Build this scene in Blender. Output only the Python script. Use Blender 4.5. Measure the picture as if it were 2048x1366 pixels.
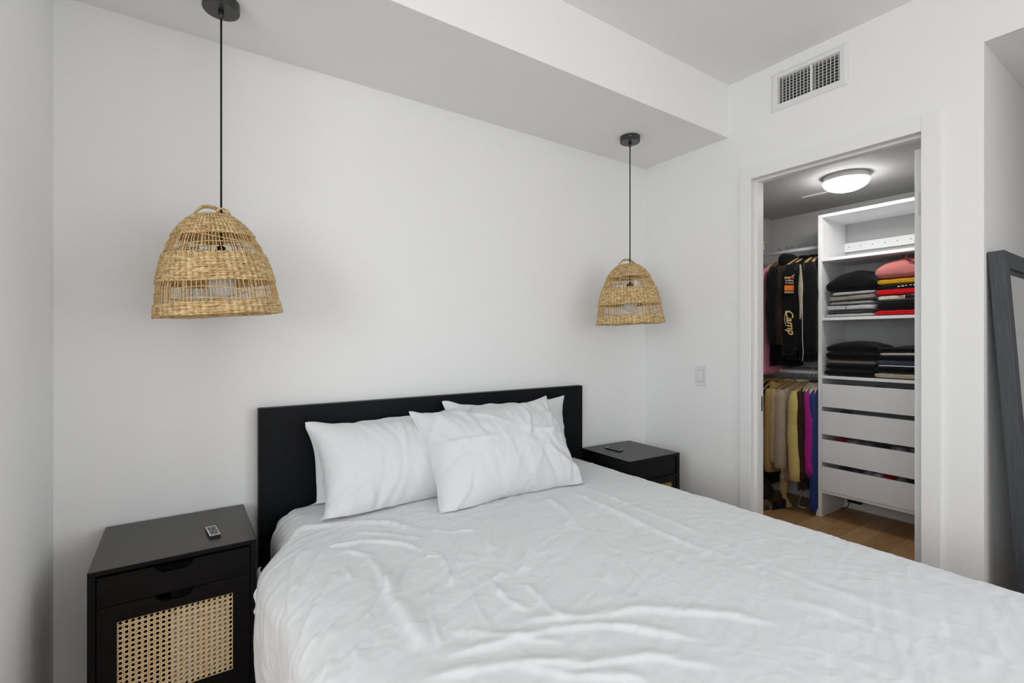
import bpy, bmesh, math, random
import numpy as np
from mathutils import Vector, Matrix, Euler

for o in list(bpy.data.objects):
    bpy.data.objects.remove(o, do_unlink=True)
scene = bpy.context.scene
COL = scene.collection
PI = math.pi
random.seed(7)

# ------------------------------------------------------------------ camera
# world: headboard wall is y=0, closet wall is x=0, floor z=0, metres
cam_d = bpy.data.cameras.new('camera')
cam = bpy.data.objects.new('camera', cam_d)
COL.objects.link(cam)
cam.location = (-2.458, -2.09, 1.25)
cam.rotation_euler = (PI / 2, 0, 0.971997 - PI / 2)
cam_d.sensor_width = 36.0
cam_d.lens = 969.5 / 2048 * 36.0
cam_d.shift_y = (678.3 - 683.0) / 2048
cam_d.clip_start = 0.02
scene.camera = cam

# ------------------------------------------------------------------ world and daylight
w = bpy.data.worlds.new('sky')
scene.world = w
w.use_nodes = True
bg = w.node_tree.nodes['Background']
bg.inputs[0].default_value = (0.86, 0.93, 1.0, 1)
bg.inputs[1].default_value = 0.45


def area(name, loc, rot, sx, sy, power, color=(1, 1, 1)):
    l = bpy.data.lights.new(name, 'AREA')
    l.shape = 'RECTANGLE'
    l.size = sx
    l.size_y = sy
    l.energy = power
    l.color = color
    o = bpy.data.objects.new(name, l)
    o.location = loc
    o.rotation_euler = rot
    COL.objects.link(o)
    return o


# daylight behind the two big windows (far left wall and wall opposite the bed)
area('daylight_side_window', (-4.92, -2.75, 1.66), (0, -PI / 2, 0), 1.7, 1.7, 69, (0.935, 0.98, 1.0))
area('daylight_end_window', (-1.22, -4.25, 1.50), (PI / 2, 0, 0), 2.1, 2.0, 18, (0.94, 0.98, 1.0))
area('added_fill_right', (0.28, -3.32, 1.50), (0, PI / 2, 0), 2.0, 1.2, 36, (0.94, 0.98, 1.0))  # added fill without a known source, brightens left wall and ceiling

scene.view_settings.view_transform = 'Standard'
scene.view_settings.look = 'None'
scene.view_settings.gamma = 1.0
scene.view_settings.use_curve_mapping = False
scene.view_settings.exposure = 0.0
LAMP = 34.0          # emission of the closet dome light


# ------------------------------------------------------------------ materials
def new_mat(name):
    m = bpy.data.materials.new(name)
    m.use_nodes = True
    nt = m.node_tree
    return m, nt, nt.nodes['Principled BSDF']


def noise_node(nt, scale, detail=4, stretch=(1, 1, 1), rough=0.55, coord='Object', rot=(0, 0, 0)):
    tc = nt.nodes.new('ShaderNodeTexCoord')
    mp = nt.nodes.new('ShaderNodeMapping')
    mp.inputs['Scale'].default_value = stretch
    mp.inputs['Rotation'].default_value = rot
    n = nt.nodes.new('ShaderNodeTexNoise')
    n.inputs['Scale'].default_value = scale
    n.inputs['Detail'].default_value = detail
    n.inputs['Roughness'].default_value = rough
    nt.links.new(tc.outputs[coord], mp.inputs[0])
    nt.links.new(mp.outputs[0], n.inputs['Vector'])
    return n


def mat(name, color, rough=0.6, var=0.0, scale=20, stretch=(1, 1, 1), bump=0.0, bscale=None, bstretch=None,
        metal=0.0, color2=None, spec=0.5, sheen=0.0, dist=0.002, detail=4, rot=(0, 0, 0)):
    m, nt, b = new_mat(name)
    b.inputs['Roughness'].default_value = rough
    b.inputs['Metallic'].default_value = metal
    b.inputs['Specular IOR Level'].default_value = spec
    if sheen:
        b.inputs['Sheen Weight'].default_value = sheen
    c = (*color, 1)
    if var or color2:
        n = noise_node(nt, scale, detail, stretch, rot=rot)
        r = nt.nodes.new('ShaderNodeValToRGB')
        r.color_ramp.elements[0].position = 0.32
        r.color_ramp.elements[1].position = 0.68
        c2 = color2 if color2 else tuple(min(1, x * (1 + var)) for x in color)
        c1 = color if color2 else tuple(x * (1 - var) for x in color)
        r.color_ramp.elements[0].color = (*c1, 1)
        r.color_ramp.elements[1].color = (*c2, 1)
        nt.links.new(n.outputs['Fac'], r.inputs[0])
        nt.links.new(r.outputs[0], b.inputs['Base Color'])
    else:
        b.inputs['Base Color'].default_value = c
    if bump:
        n2 = noise_node(nt, bscale or scale, 5, bstretch or stretch, rot=rot)
        bp = nt.nodes.new('ShaderNodeBump')
        bp.inputs['Strength'].default_value = bump
        bp.inputs['Distance'].default_value = dist
        nt.links.new(n2.outputs['Fac'], bp.inputs['Height'])
        nt.links.new(bp.outputs[0], b.inputs['Normal'])
    return m


def srgb(r, g, b):
    f = lambda v: (v / 255 / 12.92) if v / 255 <= 0.04045 else ((v / 255 + 0.055) / 1.055) ** 2.4
    return (f(r), f(g), f(b))


M = {}
M['wall'] = mat('wall_paint', (0.90, 0.90, 0.90), 0.7, bump=0.12, bscale=160, dist=0.001, spec=0.3)
M['ceil'] = mat('ceiling_paint', (0.92, 0.92, 0.92), 0.75, bump=0.18, bscale=120, dist=0.001, spec=0.2)
M['trim'] = mat('trim_paint', (0.88, 0.88, 0.88), 0.42, bump=0.03, bscale=60, dist=0.0005, spec=0.4)
M['closet_wall_shaded'] = mat('closet_shaded_paint', (0.50, 0.50, 0.50), 0.75, bump=0.1, bscale=160, dist=0.001, spec=0.2)  # room paint darkened, closet shade is put into the colour
M['melamine'] = mat('white_melamine', (0.88, 0.88, 0.89), 0.4, var=0.01, scale=8, spec=0.4)
M['black_wood'] = mat('black_brown_wood', (0.0050, 0.0054, 0.0066), 0.45, color2=(0.0078, 0.0083, 0.0098), scale=5, stretch=(1, 14, 14),
                      bump=0.35, bscale=9, bstretch=(1, 22, 22), dist=0.0008, spec=0.14)
M['ns_wood'] = mat('black_stained_wood', (0.0042, 0.0042, 0.0048), 0.42, color2=(0.0062, 0.0062, 0.007), scale=6, stretch=(1.2, 10, 10),
                   bump=0.12, bscale=10, bstretch=(1, 18, 18), dist=0.0006, spec=0.10)
M['ns_top_glare'] = mat('black_stained_glare', (0.024, 0.0205, 0.0175), 0.36, color2=(0.032, 0.0275, 0.024), scale=5, stretch=(1, 7, 7),
                  bump=0.06, bscale=10, bstretch=(1, 15, 15), dist=0.0005, spec=0.6)  # lighter copy of the black wood, paints glare on the top face
M['ns_wood2'] = mat('black_rustic_wood', (0.0035, 0.0035, 0.004), 0.46, color2=(0.006, 0.006, 0.0065), scale=7, stretch=(1.2, 9, 9),
                    bump=0.5, bscale=9, bstretch=(1, 9, 14), dist=0.0012, spec=0.2)
M['dark_inside'] = mat('dark_interior', (0.006, 0.006, 0.007), 0.8)
M['mirror_wood'] = mat('charcoal_wood', (0.032, 0.036, 0.044), 0.48, color2=(0.062, 0.067, 0.078), scale=26, stretch=(9, 9, 0.35),
                       bump=0.4, bscale=30, bstretch=(9, 9, 0.4), dist=0.001)
M['mirror'] = mat('mirror_glass', (0.92, 0.93, 0.93), 0.01, metal=1.0)
M['black_metal'] = mat('black_metal', (0.016, 0.016, 0.017), 0.35, spec=0.5)
M['canopy_metal'] = mat('satin_black_metal', (0.03, 0.03, 0.031), 0.33, spec=0.6)
M['cord'] = mat('black_cord', (0.008, 0.008, 0.009), 0.7)
M['chrome'] = mat('brushed_nickel', (0.55, 0.55, 0.56), 0.32, metal=1.0)
M['steel'] = mat('hook_steel', (0.36, 0.36, 0.38), 0.3, metal=1.0)
M['rod'] = mat('white_rod', (0.62, 0.63, 0.65), 0.35, spec=0.5)
M['plastic_w'] = mat('white_plastic', (0.82, 0.82, 0.82), 0.35)
M['plastic_k'] = mat('black_plastic', (0.012, 0.012, 0.014), 0.4)
M['bulb'] = mat('white_bulb_glass', (0.78, 0.78, 0.76), 0.25)
M['hanger'] = mat('light_hanger_wood', srgb(196, 166, 118), 0.5, color2=srgb(160, 124, 78), scale=14, stretch=(1, 1, 5), bump=0.1)
M['hanger_pale'] = mat('pale_hanger', srgb(205, 196, 172), 0.5, color2=srgb(184, 172, 146), scale=14)


def rattan_mat(name, ca, cb, cc, s=1.0):
    m, nt, b = new_mat(name)
    n = noise_node(nt, 42 * s, 3, (1, 1, 3.2))
    r = nt.nodes.new('ShaderNodeValToRGB')
    r.color_ramp.elements[0].position = 0.30
    r.color_ramp.elements[1].position = 0.72
    r.color_ramp.elements[0].color = (*ca, 1)
    r.color_ramp.elements[1].color = (*cc, 1)
    e = r.color_ramp.elements.new(0.5)
    e.color = (*cb, 1)
    nt.links.new(n.outputs['Fac'], r.inputs[0])
    nt.links.new(r.outputs[0], b.inputs['Base Color'])
    b.inputs['Roughness'].default_value = 0.55
    b.inputs['Specular IOR Level'].default_value = 0.35
    n2 = noise_node(nt, 240 * s, 3, (1, 1, 2.0))
    bp = nt.nodes.new('ShaderNodeBump')
    bp.inputs['Strength'].default_value = 0.5
    bp.inputs['Distance'].default_value = 0.001
    nt.links.new(n2.outputs['Fac'], bp.inputs['Height'])
    nt.links.new(bp.outputs[0], b.inputs['Normal'])
    return m


M['seagrass'] = rattan_mat('seagrass_weave', srgb(168, 134, 86), srgb(208, 177, 127), srgb(240, 218, 176))
M['stake'] = rattan_mat('seagrass_stake', srgb(186, 146, 90), srgb(216, 180, 122), srgb(234, 206, 156))
M['cane'] = rattan_mat('cane_webbing', srgb(206, 172, 124), srgb(228, 200, 156), srgb(240, 218, 180), 1.2)
M['cane2'] = rattan_mat('honey_cane_webbing', srgb(170, 120, 50), srgb(206, 158, 84), srgb(222, 184, 116), 1.2)


def linen(name, color, b1=0.25, weave=900):
    m, nt, b = new_mat(name)
    b.inputs['Base Color'].default_value = (*color, 1)
    b.inputs['Roughness'].default_value = 0.85
    b.inputs['Specular IOR Level'].default_value = 0.15
    b.inputs['Sheen Weight'].default_value = 0.15
    n1 = noise_node(nt, 26, 5, (1, 0.45, 1), 0.6, rot=(0, 0, 0.5))
    n2 = noise_node(nt, weave, 2)
    a = nt.nodes.new('ShaderNodeMath')
    a.operation = 'MULTIPLY_ADD'
    a.inputs[1].default_value = 0.12
    nt.links.new(n2.outputs['Fac'], a.inputs[0])
    nt.links.new(n1.outputs['Fac'], a.inputs[2])
    bp = nt.nodes.new('ShaderNodeBump')
    bp.inputs['Strength'].default_value = b1
    bp.inputs['Distance'].default_value = 0.004
    nt.links.new(a.outputs[0], bp.inputs['Height'])
    nt.links.new(bp.outputs[0], b.inputs['Normal'])
    return m


M['sheet'] = linen('white_cotton_sheet', (0.775, 0.785, 0.80), 0.35)
M['pillow'] = linen('white_pillowcase', (0.765, 0.775, 0.79), 0.3)
M['mattress'] = linen('white_fitted_sheet', (0.77, 0.78, 0.795), 0.2)

FAB = {}


def fabric(rgb, tag='', var=0.12, bump=0.5, scale=40):
    k = (rgb, tag)
    if k not in FAB:
        c = srgb(*rgb)
        FAB[k] = mat('fabric_%d_%d_%d%s' % (*rgb, tag), c, 0.9, var=var, scale=scale, bump=bump, bscale=320, dist=0.0012, spec=0.12, sheen=0.1)
    return FAB[k]


def plank_mat(name, c1, c2):
    return mat(name, c1, 0.42, color2=c2, scale=5, stretch=(1.0, 9, 9), bump=0.15, bscale=8, bstretch=(1, 22, 22), dist=0.0006, spec=0.4)


M['plank'] = [plank_mat('oak_plank', srgb(166, 128, 88), srgb(182, 144, 102)),
              plank_mat('oak_plank_warm', srgb(158, 119, 80), srgb(175, 136, 94)),
              plank_mat('oak_plank_light', srgb(174, 138, 98), srgb(188, 152, 110))]
M['floor_base'] = mat('subfloor', srgb(70, 52, 36), 0.8)


# ------------------------------------------------------------------ mesh helpers
def top_faces(o, m):
    o.data.materials.append(m)
    for p in o.data.polygons:
        if p.normal.z > 0.9:
            p.material_index = 1
    return o


class MB:
    def __init__(s):
        s.v = []
        s.f = []

    def add(s, vs, fs):
        n = len(s.v)
        s.v.extend([tuple(map(float, p)) for p in vs])
        s.f.extend([tuple(i + n for i in q) for q in fs])
        return s

    def box(s, x0, x1, y0, y1, z0, z1):
        x0, x1 = min(x0, x1), max(x0, x1)
        y0, y1 = min(y0, y1), max(y0, y1)
        z0, z1 = min(z0, z1), max(z0, z1)
        v = [(x0, y0, z0), (x1, y0, z0), (x1, y1, z0), (x0, y1, z0), (x0, y0, z1), (x1, y0, z1), (x1, y1, z1), (x0, y1, z1)]
        return s.add(v, [(0, 3, 2, 1), (4, 5, 6, 7), (0, 1, 5, 4), (1, 2, 6, 5), (2, 3, 7, 6), (3, 0, 4, 7)])

    def tube(s, pts, r, n=8, closed=False, cap=True, flat=1.0):
        pts = [Vector(p) for p in pts]
        m = len(pts)
        rs = r if isinstance(r, (list, tuple)) else [r] * m
        vs = []
        prev = None
        for i, p in enumerate(pts):
            if closed:
                t = pts[(i + 1) % m] - pts[i - 1]
            else:
                t = pts[min(i + 1, m - 1)] - pts[max(i - 1, 0)]
            if t.length < 1e-9:
                t = Vector((0, 0, 1))
            t.normalize()
            if prev is None:
                a = Vector((0, 0, 1)) if abs(t.z) < 0.9 else Vector((1, 0, 0))
                u = t.cross(a).normalized()
            else:
                u = prev - t * prev.dot(t)
                u.normalize()
            prev = u
            wv = t.cross(u)
            for k in range(n):
                an = 2 * PI * k / n
                vs.append(p + (u * math.cos(an) + wv * math.sin(an) * flat) * rs[i])
        fs = []
        L = m if closed else m - 1
        for i in range(L):
            j = (i + 1) % m
            for k in range(n):
                fs.append((i * n + k, i * n + (k + 1) % n, j * n + (k + 1) % n, j * n + k))
        if not closed and cap:
            fs.append(tuple(range(n - 1, -1, -1)))
            fs.append(tuple((m - 1) * n + k for k in range(n)))
        return s.add(vs, fs)

    def lathe(s, prof, n=40, c=(0, 0, 0), close_ends=True):
        vs = []
        for (r, z) in prof:
            for k in range(n):
                an = 2 * PI * k / n
                vs.append((c[0] + r * math.cos(an), c[1] + r * math.sin(an), c[2] + z))
        fs = []
        for i in range(len(prof) - 1):
            for k in range(n):
                fs.append((i * n + k, i * n + (k + 1) % n, (i + 1) * n + (k + 1) % n, (i + 1) * n + k))
        if close_ends:
            if prof[0][0] > 1e-6:
                fs.append(tuple(range(n - 1, -1, -1)))
            if prof[-1][0] > 1e-6:
                fs.append(tuple((len(prof) - 1) * n + k for k in range(n)))
        return s.add(vs, fs)

    def prism(s, poly, a0, a1, axis='y'):
        n = len(poly)

        def P(p, a):
            return (p[0], a, p[1]) if axis == 'y' else ((a, p[0], p[1]) if axis == 'x' else (p[0], p[1], a))
        vs = [P(p, a0) for p in poly] + [P(p, a1) for p in poly]
        fs = [tuple(range(n)), tuple(range(2 * n - 1, n - 1, -1))]
        for i in range(n):
            j = (i + 1) % n
            fs.append((i, i + n, j + n, j))
        return s.add(vs, fs)

    def grid(s, A, wrap_u=False, wrap_v=False):
        ny, nx = A.shape[:2]
        vs = A.reshape(-1, 3)
        fs = []
        for j in range(ny if wrap_v else ny - 1):
            j2 = (j + 1) % ny
            for i in range(nx if wrap_u else nx - 1):
                i2 = (i + 1) % nx
                fs.append((j * nx + i, j * nx + i2, j2 * nx + i2, j2 * nx + i))
        return s.add(vs, fs)

    def mesh(s, name, smooth=False, weld=False):
        me = bpy.data.meshes.new(name)
        me.from_pydata(s.v, [], s.f)
        bm = bmesh.new()
        bm.from_mesh(me)
        if weld:
            bmesh.ops.remove_doubles(bm, verts=bm.verts, dist=1e-6)
        bmesh.ops.recalc_face_normals(bm, faces=bm.faces)
        bm.to_mesh(me)
        bm.free()
        if smooth:
            me.polygons.foreach_set('use_smooth', [True] * len(me.polygons))
        return me

    def build(s, name, m, parent=None, smooth=False, bevel=0.0, loc=None, weld=False, segs=2):
        me = s.mesh(name, smooth, weld)
        me.materials.append(m)
        return link(name, me, parent, bevel, loc, segs)


def link(name, me, parent=None, bevel=0.0, loc=None, segs=2):
    o = bpy.data.objects.new(name, me)
    COL.objects.link(o)
    if parent:
        o.parent = parent
    if loc is not None:
        o.location = loc
    if bevel:
        b = o.modifiers.new('bevel', 'BEVEL')
        b.width = bevel
        b.segments = segs
        b.limit_method = 'ANGLE'
        b.angle_limit = math.radians(40)
        b.harden_normals = False
    return o


def empty(name, loc, rz=0):
    o = bpy.data.objects.new(name, None)
    o.location = loc
    o.rotation_euler = (0, 0, rz)
    o.empty_display_size = 0.05
    COL.objects.link(o)
    return o


def tag(o, label=None, cat=None, group=None, kind=None):
    if label:
        o['label'] = label
    if cat:
        o['category'] = cat
    if group:
        o['group'] = group
    if kind:
        o['kind'] = kind
    return o


def struct(o):
    o['kind'] = 'structure'
    return o


def copy_tree(o, parent=None):
    c = o.copy()
    COL.objects.link(c)
    if parent is not None:
        c.parent = parent
    for ch in list(o.children):
        copy_tree(ch, c)
    return c


def text_mesh(txt, size, extrude=0.0004, shear=0.0, bold=0.0):
    cu = bpy.data.curves.new('text', 'FONT')
    cu.body = txt
    cu.size = size
    cu.extrude = extrude
    cu.shear = shear
    cu.offset = bold
    cu.align_x = 'CENTER'
    cu.align_y = 'CENTER'
    cu.resolution_u = 3
    o = bpy.data.objects.new('text', cu)
    COL.objects.link(o)
    dg = bpy.context.evaluated_depsgraph_get()
    me = bpy.data.meshes.new_from_object(o.evaluated_get(dg))
    bpy.data.objects.remove(o, do_unlink=True)
    bpy.data.curves.remove(cu)
    return me


def vnoise(x, y, seed=0):
    """smooth value noise on arrays"""
    xi = np.floor(x).astype(int)
    yi = np.floor(y).astype(int)
    xf = x - xi
    yf = y - yi
    u = xf * xf * (3 - 2 * xf)
    v = yf * yf * (3 - 2 * yf)

    def h(a, b):
        n = np.sin(a * 127.1 + b * 311.7 + seed * 74.7) * 43758.5453
        return n - np.floor(n)
    return (h(xi, yi) * (1 - u) + h(xi + 1, yi) * u) * (1 - v) + (h(xi, yi + 1) * (1 - u) + h(xi + 1, yi + 1) * u) * v - 0.5


def fnoise(x, y, seed=0, octs=3):
    r = 0
    a = 1.0
    for k in range(octs):
        r = r + a * vnoise(x * 2 ** k + 13.1 * k, y * 2 ** k + 7.7 * k, seed + k)
        a *= 0.5
    return r


# ================================================================== STRUCTURE
XL = -2.793      # left wall
YR = -4.1        # wall opposite the bed
SOF = 2.344      # soffit underside
CEIL = 2.627
SD = 0.577       # soffit depth
WT = 0.12        # closet wall thickness
CX = 1.643       # closet back wall
CY0 = 0.04       # closet left wall face
CY1 = -1.49      # closet right wall face
CZ = 2.25        # closet ceiling
AY = -1.592      # end of closet wall
AX = 1.9         # alcove end wall
AZ = 2.352       # alcove ceiling

PY = -0.62
# floor base + planks
fl = struct(MB().box(-4.84, CX + 0.5, YR - 0.1, 0.2, -0.06, -0.012).build('floor', M['floor_base']))
plank_meshes = []
PW = 0.128
for i in range(3):
    me = MB().box(0, 1.5 - 0.0012, 0, PW - 0.0016, -0.012, 0).mesh('plank')
    me.materials.append(M['plank'][i])
    plank_meshes.append(me)
y = -4.05
row = 0
while y < 0.12:
    x = -4.74 + (row * 0.61) % 1.5 - 1.5
    while x < CX + 0.3:
        xs = max(x, (XL if y > PY - 0.1 else -4.74) + 0.002)
        xe = min(x + 1.5, CX + 0.45)
        if xe - xs > 0.05:
            o = link('plank', random.choice(plank_meshes), fl)
            o.location = (xs, y, 0)
            o.scale.x = (xe - xs) / 1.5
        x += 1.5
    y += PW
    row += 1

struct(MB().box(XL - 0.1, 0.0, 0.0, 0.15, 0, CEIL).build('wall_back', M['wall']))
# short left wall pier; beyond it the room widens into a bay with big windows, out of view
BX = -4.74
PY = -0.62
struct(MB().box(XL - 0.1, XL, 0.0, PY, 0, CEIL).build('wall_left', M['wall']))
struct(MB().box(BX - 0.1, XL - 0.1, PY + 0.1, PY, 0, CEIL).build('wall_bay', M['wall']))
WY0, WY1, WZ0, WZ1 = -1.90, -3.60, 0.80, 2.52
mb = MB()
mb.box(BX - 0.1, BX, PY, WY0, 0, CEIL)
mb.box(BX - 0.1, BX, WY1, YR, 0, CEIL)
mb.box(BX - 0.1, BX, WY0, WY1, 0, WZ0)
mb.box(BX - 0.1, BX, WY0, WY1, WZ1, CEIL)
struct(mb.build('wall_far_left', M['wall']))
# wall opposite the bed with a window opening, out of view
EX0, EX1, EZ0, EZ1 = -2.27, -0.17, 0.50, 2.50
mb = MB()
mb.box(BX - 0.1, EX0, YR, YR - 0.1, 0, CEIL)
mb.box(EX1, WT, YR, YR - 0.1, 0, CEIL)
mb.box(EX0, EX1, YR, YR - 0.1, 0, EZ0)
mb.box(EX0, EX1, YR, YR - 0.1, EZ1, CEIL)
struct(mb.build('wall_front', M['wall']))

mg, nt, bs = new_mat('window_glass')
tr = nt.nodes.new('ShaderNodeBsdfTransparent')
gl = nt.nodes.new('ShaderNodeBsdfGlossy')
gl.inputs['Roughness'].default_value = 0.02
mx = nt.nodes.new('ShaderNodeMixShader')
mx.inputs[0].default_value = 0.06
nt.links.new(tr.outputs[0], mx.inputs[1])
nt.links.new(gl.outputs[0], mx.inputs[2])
nt.links.new(mx.outputs[0], nt.nodes['Material Output'].inputs[0])
M['glass'] = mg


def window(name, axis, c, a0, a1, z0, z1):
    a0, a1 = min(a0, a1), max(a0, a1)

    def bx(m, p0, p1, q0, q1, d):
        if axis == 'x':
            m.box(c - d, c + d, p0, p1, q0, q1)
        else:
            m.box(p0, p1, c - d, c + d, q0, q1)
    f = MB()
    t = 0.05
    bx(f, a0, a1, z0, z0 + t, 0.035)
    bx(f, a0, a1, z1 - t, z1, 0.035)
    bx(f, a0, a0 + t, z0 + t, z1 - t, 0.035)
    bx(f, a1 - t, a1, z0 + t, z1 - t, 0.035)
    root = struct(f.build(name, M['trim'], bevel=0.003))
    mid = (a0 + a1) / 2
    g = MB()
    bx(g, mid - 0.025, mid + 0.025, z0 + t, z1 - t, 0.03)
    g.build('mullion', M['trim'], root)
    for p0, p1 in ((a0 + t, mid - 0.025), (mid + 0.025, a1 - t)):
        g = MB()
        bx(g, p0, p1, z0 + t, z1 - t, 0.003)
        g.build('pane', M['glass'], root)


window('window_1', 'x', BX - 0.05, WY0, WY1, WZ0, WZ1)
window('window_2', 'y', YR - 0.05, EX0, EX1, EZ0, EZ1)

# closet wall x=0..WT with door opening
DY0, DY1, DZ = -0.709, -1.41, 2.082   # casing inner edge
OY0, OY1, OZ = DY0 + 0.026, DY1 - 0.026, DZ + 0.026
mb = MB()
mb.box(0, WT, 0.15, OY0, 0, CEIL)
mb.box(0, WT, OY1, AY, 0, CEIL)
VY0, VY1, VZ0, VZ1 = -0.846, -1.115, 2.419, 2.544
mb.box(0, WT, OY0, OY1, OZ, VZ0)
mb.box(0, WT, OY0, OY1, VZ1, CEIL)
mb.box(0, WT, OY0, VY0, VZ0, VZ1)
mb.box(0, WT, VY1, OY1, VZ0, VZ1)
struct(mb.build('wall_right', M['wall']))
# alcove: header, side wall, end wall, ceiling
HY = -2.55       # far side of the hallway
struct(MB().box(0, WT, AY, HY, AZ, CEIL).build('wall_header', M['wall']))
RY0, RY1 = -2.72, -3.92
mb = MB()
mb.box(0, WT, HY, RY0, 0, CEIL)
mb.box(0, WT, RY1, YR, 0, CEIL)
mb.box(0, WT, RY0, RY1, 0, 0.5)
mb.box(0, WT, RY0, RY1, 2.5, CEIL)
struct(mb.build('wall_right_far', M['wall']))
window('added_window', 'x', WT / 2, RY0, RY1, 0.5, 2.5)  # unseen window, added with its opening for the right-hand fill light
struct(MB().box(WT, AX + 0.1, HY, HY - 0.08, 0, CEIL).build('wall_hallway', M['wall']))
struct(MB().box(WT, AX + 0.1, AY, CY1, 0, CEIL).build('wall_alcove', M['wall']))
struct(MB().box(AX, AX + 0.1, AY, HY, 0, CEIL).build('wall_end', M['wall']))
struct(MB().box(WT, AX, AY, HY, AZ, AZ + 0.1).build('ceiling_alcove', M['ceil']))
struct(MB().box(-4.84, WT, 0.15, YR - 0.1, CEIL, CEIL + 0.1).build('ceiling', M['ceil']))
struct(MB().box(XL, 0, -SD, 0, SOF, CEIL).build('soffit', M['ceil']))
# closet shell
struct(MB().box(CX, CX + 0.1, CY0 + 0.1, CY1, 0, CEIL).build('wall_closet_back', M['closet_wall_shaded']))
struct(MB().box(WT, CX, CY0, CY0 + 0.1, 0, CEIL).build('wall_closet_left', M['closet_wall_shaded']))
struct(MB().box(WT, CX, CY0, CY1, CZ, CZ + 0.1).build('ceiling_closet', M['closet_wall_shaded']))


def base_prof(depth=0.014, h=0.105):
    return [(0, 0), (depth, 0), (depth, h - 0.012), (depth * 0.45, h), (0, h)]


def baseboard(name, axis, wallc, sign, a0, a1, h=0.105):
    poly = [(wallc + sign * d, z) for d, z in base_prof(0.014, h)]
    return struct(MB().prism(poly, a0, a1, axis).build(name, M['trim']))


baseboard('baseboard_back', 'x', 0, -1, XL, -0.0, )
baseboard('baseboard_alcove', 'x', AY, -1, 0.0, AX)
baseboard('baseboard_left', 'y', XL, 1, 0, PY)
baseboard('baseboard_right', 'y', 0, -1, 0, DY0 + 0.07)
baseboard('baseboard_pier', 'y', 0, -1, DY1 - 0.07, AY)
baseboard('baseboard_closet_back', 'y', CX, -1, CY0, CY1, 0.10)
baseboard('baseboard_closet_left', 'x', CY0, -1, WT, CX, 0.10)

# door casing, jamb and stop
CW = 0.062
tr1 = struct(MB().box(-0.014, 0, DY0 + CW, DY0, 0, DZ + CW).build('trim_1', M['trim'], bevel=0.002))
tr2 = struct(MB().box(-0.014, 0, DY1 - CW, DY1, 0, DZ + CW).build('trim_2', M['trim'], bevel=0.002))
tr3 = struct(MB().box(-0.0142, 0, DY0, DY1, DZ, DZ + CW).build('trim_3', M['trim'], bevel=0.002))
JI = 0.006
mb = MB()
mb.box(0.0, WT, OY0, DY0 + JI, 0, OZ)
mb.box(0.0, WT, DY1 - JI, OY1, 0, OZ)
mb.box(0.0, WT, DY0 + JI, DY1 - JI, DZ + JI, OZ)
jb = struct(mb.build('trim_4', M['trim'], bevel=0.0015))
mb = MB()
s0 = 0.034
mb.box(s0, s0 + 0.04, DY0 + JI, DY0 - 0.008, 0, DZ + JI)
mb.box(s0, s0 + 0.04, DY1 - JI, DY1 + 0.008, 0, DZ + JI)
mb.box(s0, s0 + 0.04, DY0 - 0.008, DY1 + 0.008, DZ - 0.008, DZ + JI)
mb.build('door_stop', M['trim'], jb, bevel=0.001)
st = MB().box(0.083, 0.108, DY0 + JI - 0.003, DY0 + JI, 0.865, 0.945).build('strike_plate', M['black_metal'], jb, bevel=0.004)
MB().box(0.088, 0.10, DY0 + JI - 0.0045, DY0 + JI - 0.0026, 0.89, 0.92).build('latch_hole', M['dark_inside'], st)

# door slab, folded open into the closet (we see its hinge edge)
dr = MB().box(WT + 0.004, WT + 0.71, -1.388, -1.350, 0.012, 2.056).build('door_1', M['trim'], bevel=0.002)
struct(dr)
for zc, mm in ((1.822, M['chrome']), (0.24, M['black_metal'])):
    hh = 0.055
    pl = []
    y0, y1, rr = -1.387, -1.364, 0.012
    pl = [(y0, zc - hh), (y1 - rr, zc - hh)] + [(y1 - rr + rr * math.sin(a), zc - hh + rr - rr * math.cos(a)) for a in np.linspace(0.3, PI / 2, 4)] + \
         [(y1 - rr + rr * math.cos(a), zc + hh - rr + rr * math.sin(a)) for a in np.linspace(0, PI / 2 - 0.3, 4)] + [(y1 - rr, zc + hh), (y0, zc + hh)]
    h = MB().prism(pl, WT + 0.0015, WT + 0.004, 'x').build('hinge_leaf', mm, dr)
    for dz in (-0.036, 0.0, 0.036):
        mb = MB()
        mb.lathe([(0.0042, 0), (0.0036, 0.0012), (0, 0.0014)], 10)
        scm = mb.mesh('screw')
        scm.materials.append(M['steel'])
        so = link('screw', scm, h)
        so.location = (WT + 0.0014, -1.374, zc + dz)
        so.rotation_euler = (0, -PI / 2, 0)
    MB().tube([(WT - 0.003, -1.3925, zc - hh), (WT - 0.003, -1.3925, zc + hh)], 0.006, 10).build('hinge_pin', mm, h)

# air vent
vt = empty('air_vent', (0, -0.98, 2.388))
tag(vt, 'white louvered supply air vent grille mounted high above the closet door', 'vent')
Y0, Y1, Z0, Z1 = 0.169, -0.170, 0.0, 0.186        # local outer
y0, y1, z0, z1 = 0.135, -0.136, 0.030, 0.157      # local inner


def vent_bar(pts_out, pts_in, name='frame_bar'):
    (a, b), (c, d) = pts_out, pts_in
    # outer edge at 4 mm, swelling to 11 mm, dropping to -0.01 inside
    xs = [-0.0005, -0.005, -0.011, -0.009, 0.012]
    ts = [0, 0, 0.35, 0.93, 1.0]
    A = []
    for x, t in zip(xs, ts):
        A.append([(x, a[0] + (c[0] - a[0]) * t, a[1] + (c[1] - a[1]) * t), (x, b[0] + (d[0] - b[0]) * t, b[1] + (d[1] - b[1]) * t)])
    MB().grid(np.array(A)).build(name, M['plastic_w'], vt)


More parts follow.
